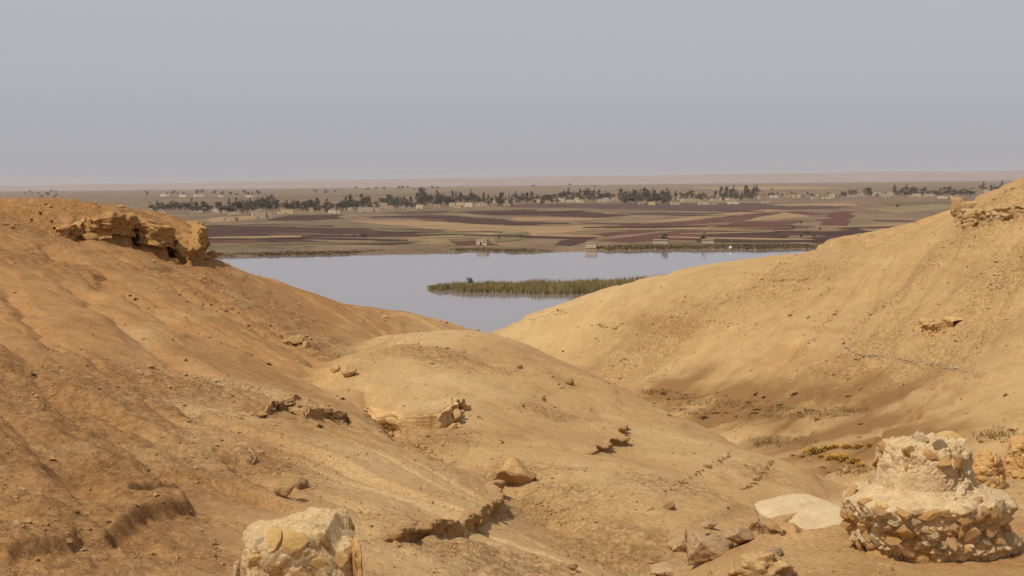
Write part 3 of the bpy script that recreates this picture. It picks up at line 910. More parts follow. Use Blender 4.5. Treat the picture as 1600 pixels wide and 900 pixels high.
for x, y, h in ((1252, 372, 6), (1262, 366, 6), (1240, 358, 6), (1272, 372, 5), (1281, 360, 5), (1252, 350, 5), (1225, 372, 4)):
    tree(x, y, h, 'round', 'low round scrub tree on the rough hummock between red fields', 'scrub on the hummock', 1.5)


# ------------------------------------------------------------------ village houses
def box_mesh(name, x0, x1, y0, y1, z0, z1, bev=0.0):
    v = [(x, y, z) for z in (z0, z1) for y in (y0, y1) for x in (x0, x1)]
    f = [(0, 2, 3, 1), (4, 5, 7, 6), (0, 1, 5, 4), (1, 3, 7, 5), (3, 2, 6, 7), (2, 0, 4, 6)]
    return np_mesh(name, np.array(v), np.array(f), False)


def house(px, py, wpx, hpx, mat, label, group='village houses across the river', openings=2, annex=False, door=True):
    b = G(px, py, PLAIN_Z)
    s = b[1] / F
    w, h = wpx * s, max(2.4, hpx * s)
    d = w * random.uniform(0.5, 0.8)
    e = obj('mud_brick_house', None, loc=b, rot=(0, 0, random.uniform(-0.35, 0.35)))
    tag(e, label, 'house', group)
    obj('wall', box_mesh('wall', -w / 2, w / 2, 0, d, -0.3, h), M[mat], e)
    obj('roof', box_mesh('roof', -w / 2 - 0.25, w / 2 + 0.25, -0.25, d + 0.25, h + 0.004, h + 0.35), M['roof'], e)
    if door: obj('door', box_mesh('door', -w * 0.12, -w * 0.12 + 1.1, -0.06, 0.1, -0.2, 2.1), M['opening'], e)
    for k in range(openings):
        if openings == 0: break
        x = -w * 0.40 + k * w * 0.62 / max(1, openings - 1) if openings > 1 else w * 0.2
        obj('window', box_mesh('window', x, x + 0.9, -0.06, 0.1, h * 0.42, h * 0.42 + 1.0), M['opening'], e)
    if annex:
        obj('annex', box_mesh('annex', w / 2 + 0.004, w * 0.95, d * 0.2, d * 0.9, -0.3, h * 0.62), M[mat], e)
    return e


HOUSES = [(255, 307, 9, 4, 'wall_pale'), (285, 308, 11, 4, 'wall_pale'), (311, 308, 14, 5, 'wall_pale'), (345, 308, 8, 3, 'wall_pale'), (388, 308, 9, 3, 'wall_pale'), (340, 324, 9, 5, 'wall'), (366, 325, 9, 5, 'wall'), (390, 328, 10, 5, 'wall'),
          (405, 341, 20, 11, 'wall'), (352, 344, 16, 6, 'wall'), (448, 334, 20, 7, 'wall_yellow'), (430, 325, 8, 7, 'wall'), (474, 327, 10, 6, 'wall'), (492, 328, 9, 5, 'wall'), (520, 328, 9, 6, 'wall'), (547, 329, 8, 5, 'wall'),
          (572, 331, 22, 7, 'wall'), (598, 325, 14, 8, 'wall'), (655, 326, 10, 6, 'wall_pale'), (622, 322, 10, 5, 'wall'), (640, 329, 9, 4, 'wall'), (706, 323, 9, 6, 'wall'), (732, 323, 12, 6, 'wall_pale'), (782, 317, 22, 7, 'wall_yellow'), (752, 322, 9, 6, 'wall'), (715, 325, 10, 4, 'wall'),
          (843, 315, 9, 4, 'wall'), (880, 315, 7, 4, 'wall_pale'), (893, 316, 11, 4, 'wall_pale'), (906, 316, 11, 4, 'wall_pale'), (940, 316, 12, 5, 'wall'), (962, 313, 9, 5, 'wall'), (990, 317, 9, 5, 'wall'), (1058, 312, 14, 8, 'wall'), (1075, 316, 16, 6, 'wall'), (1098, 320, 16, 5, 'wall'), (1052, 320, 10, 4, 'wall'),
          (1116, 310, 13, 5, 'wall'), (1146, 319, 17, 4, 'wall_pale'), (1196, 318, 12, 4, 'wall'), (1112, 320, 10, 4, 'wall'), (1245, 308, 9, 4, 'wall_pale'), (1275, 307, 10, 3, 'wall'), (1310, 306, 14, 4, 'wall'), (1342, 307, 9, 3, 'wall'), (1378, 307, 12, 4, 'wall'), (1452, 307, 14, 4, 'wall'), (1425, 308, 9, 3, 'wall'), (1390, 304, 9, 4, 'wall')]
hr = random.Random(4)
for x0, x1, y, h, n, pop in BELT:
    for k in range(max(1, int((x1 - x0) / 15))):
        HOUSES.append((hr.uniform(x0, x1), y + hr.uniform(-3, 3), hr.uniform(6, 13), hr.uniform(3, 5.5), hr.choice(('wall', 'wall', 'wall_pale', 'wall_yellow'))))
HL = {'wall': 'brown mud-brick house', 'wall_pale': 'pale limewashed house', 'wall_yellow': 'ochre house'}
for k, (x, y, w, h, m) in enumerate(HOUSES):
    nw = 1 + k % 3
    lab = ('small ' if w < 8.5 else ('long ' if w > 13.5 else '')) + HL[m] + (' with one window' if nw == 1 else f' with {(0, 0, "two", "three")[nw]} windows') + (' and a lower annex' if k % 4 == 0 else '') + ' in the tree belt'
    house(x, y, w, h, m, lab, openings=nw, annex=k % 4 == 0)
house(752, 383.5, 17, 9, 'wall', 'pale pump house with one dark doorway standing above the far bank', None, 1)
house(923, 387, 17, 7, 'wall', 'pale windowless-looking hut at the water below a brown field', None, 0, door=False)
house(1033, 381.5, 21, 5, 'wall', 'low pale hut with a round dark tree behind it on the bank', None, 0, door=False)
house(1107, 381, 17, 6, 'wall', 'pale hut with a leaning dark tree beside it on the bank', None, 0, door=False)
# white tank on the bank
b = G(1141.5, 388.5, 0.9); s = b[1] / F
bm = bmesh.new(); bmesh.ops.create_icosphere(bm, subdivisions=3, radius=1.0)
for v in bm.verts: v.co.z = max(v.co.z, -0.75)
me = bpy.data.meshes.new('white_tank'); bm.to_mesh(me); bm.free()
tag(obj('white_tank', me, M['whitetank'], loc=(b[0], b[1], 0.75 + 0.7), scale=(2.7 * s,) * 3), 'small white rounded tank on the green far bank', 'tank')


# bank vegetation and reeds ---------------------------------------------------------
def blades(x, y, z, h, w, seed, lean=0.25):
    g = np.random.default_rng(seed); n = len(x)
    a = g.uniform(0, math.pi, n); lx = g.normal(0, lean, n) * h; ly = g.normal(0, lean, n) * h
    dx = np.cos(a) * w; dy = np.sin(a) * w
    v = np.stack([np.stack([x - dx, y - dy, z], -1), np.stack([x + dx, y + dy, z], -1), np.stack([x + dx * 0.7 + lx * 0.5, y + dy * 0.7 + ly * 0.5, z + h * 0.6], -1), np.stack([x + lx, y + ly, z + h], -1)], 1).reshape(-1, 3)
    return v, np.arange(n * 4).reshape(-1, 4)


def build_reeds():
    near_ = [(668, 452.5), (690, 455), (730, 457), (760, 457), (830, 460), (880, 460.5), (940, 457), (1000, 453), (1080, 447)]
    far_ = [(668, 451), (690, 449.5), (730, 448), (760, 447), (830, 445.5), (880, 444), (940, 442.5), (1000, 440), (1080, 437)]
    n = 15000
    u = rng.uniform(0, 1, n); px = 668 + (1080 - 668) * u
    py0 = np.interp(px, [p[0] for p in near_], [p[1] for p in near_]); py1 = np.interp(px, [p[0] for p in far_], [p[1] for p in far_])
    py = py0 + (py1 - py0) * rng.uniform(0, 1, n) + rng.normal(0, 0.35, n)
    xy = np.array([G(a, b)[:2] for a, b in zip(px, py)])
    clump = fbm2(xy[:, 0] * 0.22, xy[:, 1] * 0.22, 3, 4)
    keep = clump > -0.55
    xy = xy[keep]; c = clump[keep]; e = np.minimum(1, (px[keep] - 664) / 40)
    h = (2.3 + 0.9 * c) * rng.uniform(0.6, 1.15, len(c)) * (0.45 + 0.55 * e)
    v, f = blades(xy[:, 0], xy[:, 1], np.full(len(c), -0.05), h, np.full(len(c), 0.17), 9, 0.12)
    o = obj('reed_bed', np_mesh('reed_bed', v, f, False), M['reed'])
    tag(o, 'long bed of olive brown reeds lying in the river', 'reeds', kind='stuff')
    # a bush among the reeds
    p = G(735, 449)
    g = np.random.default_rng(5)
    cts = g.normal(0, 1, (260, 3)) * np.array([0.6, 0.6, 0.75]) + np.array([0, 0, 2.1])
    me = np_mesh('crown', *tri_cloud(cts, 0.28, 3), False)
    e = tag(obj('waterside_bush', None, loc=p), 'dark bush rising above the reeds near their tip', 'bush')
    obj('crown', me, M['leaf_dark'], e)
    obj('stem', np_mesh('stem', *tube([(0, 0, -0.2), (0.1, 0, 1.2), (0, 0.1, 2.6)], (0.12, 0.09, 0.04))), M['bark'], e)
    # far bank fringe
    n = 14000
    t = rng.uniform(-0.40, 0.40, n)
    d = np.abs(rng.normal(0, 1, n)) * 9 * (0.6 + 0.8 * smooth(0.0, 0.12, t)) + rng.uniform(-1, 2, n)
    yy = shore_y(t) + d
    xx = t * yy
    dens = fbm2(xx * 0.03, yy * 0.05, 4, 33) + 0.25 + 0.3 * smooth(0.0, 0.1, t)
    k = dens > 0
    xx, yy, d, dens = xx[k], yy[k], d[k], dens[k]
    zz = np.clip(np.interp(d, [-4, -0.5, 1.5, 4, 9, 16], [-0.8, -0.1, 0.35, 0.7, 1.1, 1.4]), -0.1, 2) - 0.05
    h = np.clip(0.3 + 0.7 * dens, 0.2, 1.4) * rng.uniform(0.5, 1.2, len(xx))
    v, f = blades(xx, yy, zz, h, np.full(len(xx), 0.45), 12, 0.4)
    o = obj('bank_scrub', np_mesh('bank_scrub', v, f, False), M['olive'])
    tag(o, 'dark low scrub and grass fringe along the far river bank', 'bank scrub', kind='stuff')


build_reeds()


# ------------------------------------------------------------------ rocks
def rock_verts(seed, sub=3, cuts=7, rough=0.10, strata=0.0):
    bm = bmesh.new(); bmesh.ops.create_icosphere(bm, subdivisions=sub, radius=1.0)
    v = np.array([q.co[:] for q in bm.verts]); f = np.array([[q.index for q in p.verts] for p in bm.faces]); bm.free()
    g = np.random.default_rng(seed)
    v = v * (1 + 0.22 * noise3(v * 1.1 + seed * 3.1, seed))[:, None]
    dsp = rough * fbm3(v * 2.3 + seed, 4, seed + 50, 0.55)
    if strata: dsp = dsp + strata * np.sin(v[:, 2] * 16 + 3 * noise3(v * 1.5, seed + 9))
    v = v * (1 + dsp)[:, None]
    for k in range(cuts):
        n = g.normal(size=3); n /= np.linalg.norm(n); d = g.uniform(0.5, 0.85)
        s = np.maximum(0, v @ n - d)
        v = v - s[:, None] * n
    v = v * (1 + 0.3 * rough * fbm3(v * 6.0 + seed, 3, seed + 51, 0.6))[:, None]
    return v, f


def rock_mesh(seed, sub=3, cuts=7, rough=0.10, strata=0.0, smooth_shade=True):
    v, f = rock_verts(seed, sub, cuts, rough, strata)
    return np_mesh('rock', v, f, smooth_shade)


def boulder(px, py, wpx, hpx, mat, label, seed, name='boulder', group=None, sink=0.3, depth=0.9, cat='boulder', strata=0.03, rotz=None, sub=4, tilt=(0, 0), rough=0.12):
    """py = foot of the boulder in the photograph"""
    p, nrm = hit(px, py)
    s = p.y / F
    w, h = wpx * s / 2, hpx * s / 2
    me = rock_mesh(seed, sub, 11, rough, strata)
    o = obj(name, me, M[mat], loc=(p.x, p.y + w * depth * 0.6, p.z + h * (1 - sink)), scale=(w, w * depth, h), rot=(tilt[0], tilt[1], random.uniform(-0.4, 0.4) if rotz is None else rotz))
    return tag(o, label, cat, group)


BLOCKS = {}
for nm in ('ledge', 'boulder', 'cliff', 'hillstone', 'earth_bluff'):
    BLOCKS[nm] = []
    for k in range(6):
        q = rock_mesh(800 + k, 2, 9, 0.15, 0, False); q.materials.append(M[nm]); BLOCKS[nm].append(q)


def ledge_rock(idx, label, mat='ledge', over=0.14, rough=0.08, t1=1.0, step=0.045, cat='rock ledge', name='rock_ledge', foot=0.3):
    pl, H, _, _, ew = LP[idx]
    seg = np.linalg.norm(np.diff(pl, axis=0), axis=1); acc = np.concatenate([[0], np.cumsum(seg)])
    s = np.arange(0, acc[-1] * t1, step)
    p = np.stack([np.interp(s, acc, pl[:, 0]), np.interp(s, acc, pl[:, 1])], -1)
    for _ in range(3):
        ker = np.ones(7) / 7
        p[3:-3] = np.stack([np.convolve(p[:, 0], ker, 'valid'), np.convolve(p[:, 1], ker, 'valid')], -1)
    jx, jy = jitter(p[:, 0], p[:, 1])
    q = p - np.stack([jx, jy], -1)
    t = np.gradient(p, axis=0); t /= np.linalg.norm(t, axis=1)[:, None] + 1e-9
    n = np.stack([t[:, 1], -t[:, 0]], -1)           # towards the low side
    top = ground(*(q - n * (ew + 0.1)).T); bot = ground(*(q + n * 0.18).T)
    hh = np.maximum(top - bot, 0.0)
    fade = np.clip(hh / (H * 0.6) - 0.12, 0.0, 1)
    if idx < 8 and idx not in (0, 7): fade = fade * smooth(-0.45, 0.05, fbm2(s * 1.1, s * 0 + 3.3 * idx, 3, 95))
    vary = np.clip(0.75 + 0.9 * fbm2(s * 0.55 / max(1, over * 3), s * 0 + idx, 3, 90 + idx), 0.1, 1.5)
    prof = [(-2.2, -0.10), (-1.2, -0.022), (-0.6, -0.012), (0.0, -0.008), (0.5, -0.012), (0.85, -0.04), (1.0, -0.14), (0.98, -0.26), (0.86, -0.38), (0.55, -0.50), (0.36, -0.62), (0.30, -0.78), (0.32, -0.95), (0.5, -1.3)]
    rows = []
    for a, b in prof:
        off = a * ew if a < 0 else (max(a, foot) if b < -0.3 else a) * over * vary * fade
        zz = top + (b if a <= 0.5 else -0.012 + b * hh) - 0.03 * (1 - fade) - (0.06 * (1 - fade) if a > 0 else 0)
        rows.append(np.concatenate([q + n * (off * np.ones(len(s)))[:, None], zz[:, None]], 1))
    fine = []
    for i in range(len(rows) - 1):
        for k in range(3): fine.append(rows[i] + (rows[i + 1] - rows[i]) * k / 3)
    fine.append(rows[-1])
    V = np.stack(fine, 0); nr, ns = V.shape[:2]
    V = V.reshape(-1, 3)
    fd = np.tile(fade, nr)
    m = np.repeat(np.clip((np.arange(nr) - 9) / 6, 0, 1), ns)
    sc = 0.16 / max(0.08, over)
    dsp = fbm3(V * np.array([1.5, 1.5, 3.5]) * sc, 3, 70 + idx, 0.6) + 0.8 * (0.35 - np.abs(fbm3(V * np.array([4.0, 4.0, 7.0]) * sc, 3, 75 + idx, 0.6)))
    V[:, :2] += np.tile(n, (nr, 1)) * (rough * dsp * fd * m)[:, None]
    V[:, 2] += 0.35 * rough * fbm3(V * 3.1 * sc, 3, 80 + idx) * fd * m
    i = np.arange(nr - 1)[:, None] * ns + np.arange(ns - 1)[None]
    f = np.stack([i, i + ns, i + ns + 1, i + 1], -1).reshape(-1, 4)
    o = obj(name, np_mesh('rock_ledge', V, f), M[mat])
    g = random.Random(idx)
    for k in range(int(len(s) * step * (0 if idx in (0, 7) else 3.5 if H < 1 else 0.12))):            # broken blocks in and below the face
        j = g.randrange(len(s))
        if fade[j] < 0.3: continue
        w = min(0.5, H * g.uniform(0.16, 0.5))
        off = g.uniform(0.2, 1.2) * over + g.uniform(0, 0.25) * H
        c = q[j] + n[j] * off
        zc = bot[j] + g.uniform(0.0, 0.75) * hh[j] if off < over else float(ground(c[:1], c[1:])[0]) + w * 0.2
        obj('block', g.choice(BLOCKS[mat]), parent=o, loc=(c[0], c[1], zc), rot=(g.uniform(-.5, .5), g.uniform(-.5, .5), g.uniform(0, 6.28)), scale=(w, w * g.uniform(.6, 1), w * g.uniform(.45, .8)))
    return tag(o, label, cat)


ledge_rock(0, 'long undercut ledge ending the sandy lobe in the gully', over=0.16)
ledge_rock(1, 'pale crumbling rock face at the foot of the knoll beside the gully', 'boulder', 0.22, 0.14)
ledge_rock(2, 'broken brown ledge with notches below the pale bare patch', over=0.13, rough=0.12)
ledge_rock(6, 'small ledge with a dark hollow above a lone perched boulder', over=0.08)
ledge_rock(7, 'thin dark slanting ledge alone on the smooth knoll', over=0.2)
ledge_rock(12, 'layered orange rock step on the far bright hillside', 'boulder', over=0.2, rough=0.14, step=0.1, foot=0.6)
ledge_rock(17, 'brown undercut rim below the pale slab beside the round ruin', over=0.14)

# the cliff crowning the left hill
ledge_rock(8, 'crumbling earthen bluff crowning the left hill with a dark end', 'earth_bluff', over=0.22, rough=0.24, step=0.1, cat='cliff', name='rock_bluff', foot=0.95)
ledge_rock(10, 'eroded rubble bank below the skyline of the bright hill', 'hillstone', over=0.25, rough=0.2, step=0.12, foot=0.9)

boulder(802, 762, 78, 62, 'boulder', 'big layered boulder lying in the gully beside the knoll', 31, sink=0.35, depth=0.8, strata=0.035, tilt=(0.1, 0.25))
boulder(833, 753, 16, 18, 'ledge', 'brown stone wedged against the big layered boulder', 32, sink=0.3)
boulder(447, 778, 42, 40, 'boulder', 'solitary cracked boulder perched on the slope above the pillar stump', 33, sink=0.2, depth=0.8)
boulder(473, 765, 22, 22, 'ledge', 'small brown stone touching the solitary cracked boulder', 34, sink=0.4)
boulder(541, 590, 28, 28, 'boulder', 'rounded boulder at the upper end of the knoll gully', 35, sink=0.25)
boulder(523, 582, 18, 18, 'boulder', 'smaller boulder uphill of the rounded gully boulder', 36, sink=0.4)
boulder(461, 541, 24, 20, 'boulder', 'boulder with a shaded side in the row along the left slope', 37, sink=0.25)
boulder(479, 544, 16, 16, 'boulder', 'pale boulder touching the shaded one along the left slope', 38, sink=0.3)
boulder(446, 538, 16, 10, 'boulder', 'flat boulder at the upper end of the left slope row', 39, sink=0.4)
boulder(850, 627, 8, 13, 'ledge', 'small upright brown stone on the smooth knoll', 40, sink=0.3, sub=3)
boulder(818, 636, 6, 7, 'ledge', 'tiny brown stone lower on the smooth knoll', 41, sink=0.3, sub=3)
boulder(812, 576, 10, 9, 'ledge', 'brown stone near the crest of the knoll', 42, sink=0.3, sub=3)
boulder(889, 601, 16, 14, 'ledge', 'rough brown stone cluster high on the knoll flank', 43, sink=0.45, sub=3)
boulder(1048, 797, 26, 18, 'ledge', 'crumbling brown stone low on the knoll flank', 44, sink=0.45)
# foreground rocks by the ruin
def flat_slab(px, py, wpx, depth, thick, mat, label, seed, rot):
    p, _ = hit(px, py)
    w = wpx * p.y / F / 2
    v, f = rock_verts(seed, 5, 0, 0.0)
    v = np.sign(v) * np.abs(v) ** np.array([0.8, 0.8, 0.45])
    v = v * np.array([w, depth, thick])
    v = v * (1 + 0.10 * fbm3(v * 1.6 + seed, 4, seed, 0.55) + 0.02 * fbm3(v * 9, 3, seed + 3))[:, None]
    o = obj('rock_slab', np_mesh('rock_slab', v, f), M[mat], loc=(p.x, p.y + depth * 0.8, p.z), rot=rot)
    return tag(o, label, 'slab')


flat_slab(1262, 824, 138, 0.95, 0.13, 'paleslab', 'smooth pale slab of bedrock beside the round ruin', 51, (0.06, -0.09, 0.35))
boulder(1104, 880, 112, 62, 'gypsum', 'large streaked grey rock at the edge of the terrace', 52, depth=0.7, sink=0.4, strata=0.06, rough=0.3, rotz=0.2)
boulder(1062, 862, 40, 30, 'gypsum', 'grey rock at the outer end of the terrace rocks', 53, depth=0.8, sink=0.3, rough=0.2)
boulder(1158, 853, 52, 34, 'gypsum', 'grey brown rock between the streaked rock and pale slab', 54, depth=0.8, sink=0.3, rough=0.2)
boulder(1110, 828, 30, 20, 'gypsum', 'small brown rock behind the large streaked rock', 55, depth=0.8, sink=0.3)
boulder(1195, 912, 110, 60, 'boulder', 'yellow weathered rock in the foreground below the pale slab', 56, depth=0.9, sink=0.4, rough=0.32, strata=0.02)
boulder(1214, 870, 24, 19, 'grey_stone', 'fist-shaped grey stone on bare earth near the yellow rock', 57, sink=0.2)
boulder(1040, 905, 80, 30, 'gypsum', 'low pale rocky hump at the terrace corner', 58, sink=0.45, depth=0.7, rough=0.2)
boulder(895, 742 + 150, 22, 14, 'ledge', 'low crumbled stone on the foreground slope', 59, sink=0.5)


# ------------------------------------------------------------------ masonry ruins
def lathe_core(prof, shape, seed, nth=280, nz=170, amp=0.05, lump=0.02, calm=None):
    """prof [(z, r)], shape(theta, z) -> radius factor"""
    pz = np.array([p[0] for p in prof]); pr = np.array([p[1] for p in prof])
    arc = np.concatenate([[0], np.cumsum(np.hypot(np.diff(pz), np.diff(pr)))])
    u = np.linspace(0, arc[-1], nz)
    z = np.interp(u, arc, pz); r = np.interp(u, arc, pr)
    th = np.linspace(0, 2 * math.pi, nth, endpoint=False)
    Z, TH = np.meshgrid(z, th, indexing='ij'); Rr = np.repeat(r[:, None], nth, 1) * shape(TH, Z)
    v = np.stack([Rr * np.cos(TH), Rr * np.sin(TH), Z], -1).reshape(-1, 3)
    c = np.array([0, 0, 0.5 * pz.max()])
    d = v - c; d[:, 2] *= 0.5
    d /= np.linalg.norm(d, axis=1)[:, None] + 1e-9
    cl = calm(v) if calm else 1.0
    dsp = cl * (amp * fbm3(v * 2.6 + seed, 4, seed, 0.55) + lump * (np.abs(fbm3(v * 8, 4, seed + 5, 0.6)) - 0.3))
    v = v + d * dsp[:, None]
    i = np.arange(nz - 1)[:, None] * nth; j = np.arange(nth)[None]; j2 = (j + 1) % nth
    f = np.stack([i + j, i + j2, i + nth + j2, i + nth + j], -1).reshape(-1, 4)
    v = np.concatenate([v, [[0, 0, pz[-1]]]])
    capv = len(v) - 1
    base_i = (nz - 1) * nth
    cap = np.array([[base_i + k, base_i + (k + 1) % nth, capv, capv] for k in range(nth)])
    bm_f = [tuple(q) for q in f] + [tuple(q[:3]) for q in cap]
    me = bpy.data.meshes.new('core'); me.from_pydata([tuple(q) for q in v], [], bm_f)
    me.polygons.foreach_set('use_smooth', np.ones(len(me.polygons), bool)); me.update()
    return me


STONE_MESH = [rock_mesh(500 + k, 3, 12, 0.14, 0, False) for k in range(12)]
STONE_SETS = {}
for nm in ('stone', 'stone2', 'stone_yellow', 'grey_stone', 'mortar'):
    STONE_SETS[nm] = []
    for q in STONE_MESH:
        c = q.copy(); c.materials.append(M[nm]); STONE_SETS[nm].append(c)


def set_stone(parent, core, px, py, wpx, hpx, mat, proud=0.35, thick=0.75):
    d = Vector(ray(px, py)).normalized()
    o = Vector((0, 0, CAM_Z)) - parent.location
    loc, nor, _, _ = core.ray_cast(o, d)
    if loc is None: return
    dist = (loc - o).dot(Vector((0, 1, 0)))
    s = dist / F
    w, h = wpx * s / 2, hpx * s / 2
    n = nor.copy(); n.z *= 0.6; n.normalize()
    xa = Vector((0, 0, 1)).cross(n).normalized(); za = n.cross(xa)
    th = min(w, h) * thick
    ro = random.uniform(-0.25, 0.25)
    rot = Matrix((xa, za, n)).transposed().to_4x4() @ Matrix.Rotation(ro, 4, 'Z')
    st = obj('stone', random.choice(STONE_SETS[mat]), parent=parent)
    st.matrix_local = Matrix.Translation(loc + n * th * (proud - 0.5)) @ rot @ Matrix.Diagonal((w * 1.3, h * 1.3, th, 1))
    return st


def extra_stones(parent, core, n, zr, mats, seed, back_only=True):
    """stones round the sides the photograph does not show"""
    g = random.Random(seed)
    for k in range(n):
        a = g.uniform(0.15, math.pi - 0.15) if back_only else g.uniform(0, 2 * math.pi)
        z = g.uniform(*zr)
        o = Vector((6 * math.cos(a), 6 * math.sin(a), z)); d = Vector((-math.cos(a), -math.sin(a), 0))
        loc, nor, _, _ = core.ray_cast(o, d)
        if loc is None: continue
        w, h = g.uniform(0.09, 0.17), g.uniform(0.07, 0.12)
        xa = Vector((0, 0, 1)).cross(nor).normalized(); za = nor.cross(xa)
        rot = Matrix((xa, za, nor)).transposed().to_4x4()
        st = obj('stone', g.choice(STONE_SETS[g.choice(mats)]), parent=parent)
        st.matrix_local = Matrix.Translation(loc - nor * 0.04) @ rot @ Matrix.Diagonal((w, h, 0.08, 1))


# round stepped ruin
def build_round_ruin():
    bp = Vector(P(1440, 889, 20.3))
    KZ = 1.12
    g = drop(bp.x, bp.y)
    base_z = min(g.z, bp.z) - 0.02
    root = tag(obj('stepped_ruin', None, loc=(bp.x, bp.y, base_z)), 'round stepped rubble masonry ruin with a plastered drum on top', 'ruin')

    def shape(th, z):
        z = z / KZ
        a = np.angle(np.exp(1j * (th - math.pi)))          # 0 on the left side
        b = np.angle(np.exp(1j * (th + 0.35)))             # 0 on the right front
        f = 1 + 0.05 * np.cos(3 * th + 1) * smooth(1.3, 0.9, z)
        f = f + 0.10 * np.exp(-(a / 0.35) ** 2) * smooth(1.2, 0.95, z) * smooth(0.3, 0.6, z)
        f = f + 0.30 * np.exp(-(b / 0.55) ** 2) * smooth(0.75, 0.35, z)
        f = f + 0.10 * np.exp(-(b / 0.5) ** 2) * smooth(1.2, 0.9, z)
        return f
    prof = [(-0.35, 0.90), (0.0, 0.88), (0.30, 0.85), (0.40, 0.90), (0.46, 0.98), (0.60, 1.00), (0.66, 0.97), (0.74, 1.05), (0.95, 1.11), (1.02, 1.09), (1.06, 0.97), (1.10, 0.82), (1.12, 0.75), (1.18, 0.70), (1.45, 0.645), (1.62, 0.60), (1.70, 0.55), (1.74, 0.40), (1.75, 0.10)]
    prof = [(z * KZ, r * 1.0) for z, r in prof]
    core = obj('mortar_core', lathe_core(prof, shape, 5, 360, 220, amp=0.07, lump=0.06, calm=lambda v: 1 - 0.75 * smooth(1.12, 1.2, v[:, 2]) * smooth(1.72, 1.5, v[:, 2]) * smooth(0.35, -0.1, v[:, 0])), M['mortar'], root)
    core = mesh_bvh(core.data)
    Z = [(190, 415, 60, 110, 'stone'), (270, 470, 95, 50, 'stone'), (365, 488, 95, 70, 'stone_yellow'), (480, 530, 140, 72, 'stone'), (650, 555, 150, 65, 'stone'), (740, 535, 60, 42, 'stone'), (195, 535, 80, 60, 'stone'), (180, 605, 115, 80, 'stone'),
         (270, 610, 88, 80, 'stone'), (130, 660, 120, 76, 'stone2'), (245, 715, 85, 120, 'stone'), (340, 770, 135, 112, 'stone'), (430, 685, 92, 72, 'stone'), (520, 640, 118, 72, 'stone'), (520, 735, 128, 108, 'stone2'), (465, 815, 104, 68, 'stone'), (590, 810, 124, 112, 'stone'),
         (410, 620, 52, 52, 'stone2'), (715, 665, 62, 60, 'stone2'), (715, 718, 56, 52, 'mortar'), (780, 700, 62, 92, 'stone2'), (800, 630, 74, 62, 'stone'), (880, 665, 108, 120, 'stone2'), (990, 625, 92, 86, 'stone2'), (1100, 620, 72, 62, 'stone'), (855, 580, 84, 70, 'stone'), (930, 462, 62, 52, 'stone2'),
         (1000, 530, 80, 72, 'stone'), (935, 570, 72, 60, 'stone2'), (715, 135, 104, 66, 'grey_stone'), (520, 165, 72, 62, 'stone'), (640, 190, 94, 58, 'stone'), (820, 230, 72, 92, 'stone'), (760, 82, 104, 62, 'stone_yellow'), (310, 345, 104, 96, 'mortar'), (722, 238, 84, 60, 'stone'), (110, 410, 90, 100, 'mortar'), (590, 95, 110, 50, 'mortar'),
         (640, 660, 110, 90, 'mortar'), (560, 590, 90, 60, 'mortar'), (330, 680, 80, 80, 'mortar'), (430, 770, 60, 90, 'mortar'), (290, 545, 110, 60, 'mortar'), (420, 580, 120, 60, 'mortar'), (1070, 510, 80, 90, 'mortar'), (1100, 680, 100, 70, 'mortar'), (960, 720, 130, 60, 'mortar'), (510, 260, 30, 40, 'stone_yellow'), (840, 310, 70, 80, 'mortar'), (380, 140, 60, 50, 'stone'), (120, 480, 70, 80, 'stone'), (870, 510, 70, 50, 'mortar')]
    for x, y, w, h, m in Z:
        set_stone(root, core, 1280 + x / 3.75, 660 + y / 3.75, w / 3.75, h / 3.75, m, 0.55 if m != 'mortar' else 0.25, 0.85)
    g = random.Random(12)
    for k in range(46):
        set_stone(root, core, g.uniform(1318, 1560), g.uniform(798, 882), g.uniform(12, 26), g.uniform(9, 18), g.choice(('stone', 'stone', 'stone2', 'mortar', 'stone_yellow')), 0.35, 0.8)
    extra_stones(root, core, 34, (0.05, 0.95), ('stone', 'stone2', 'stone_yellow'), 3)
    extra_stones(root, core, 8, (1.2, 1.7), ('stone', 'mortar'), 4)


build_round_ruin()


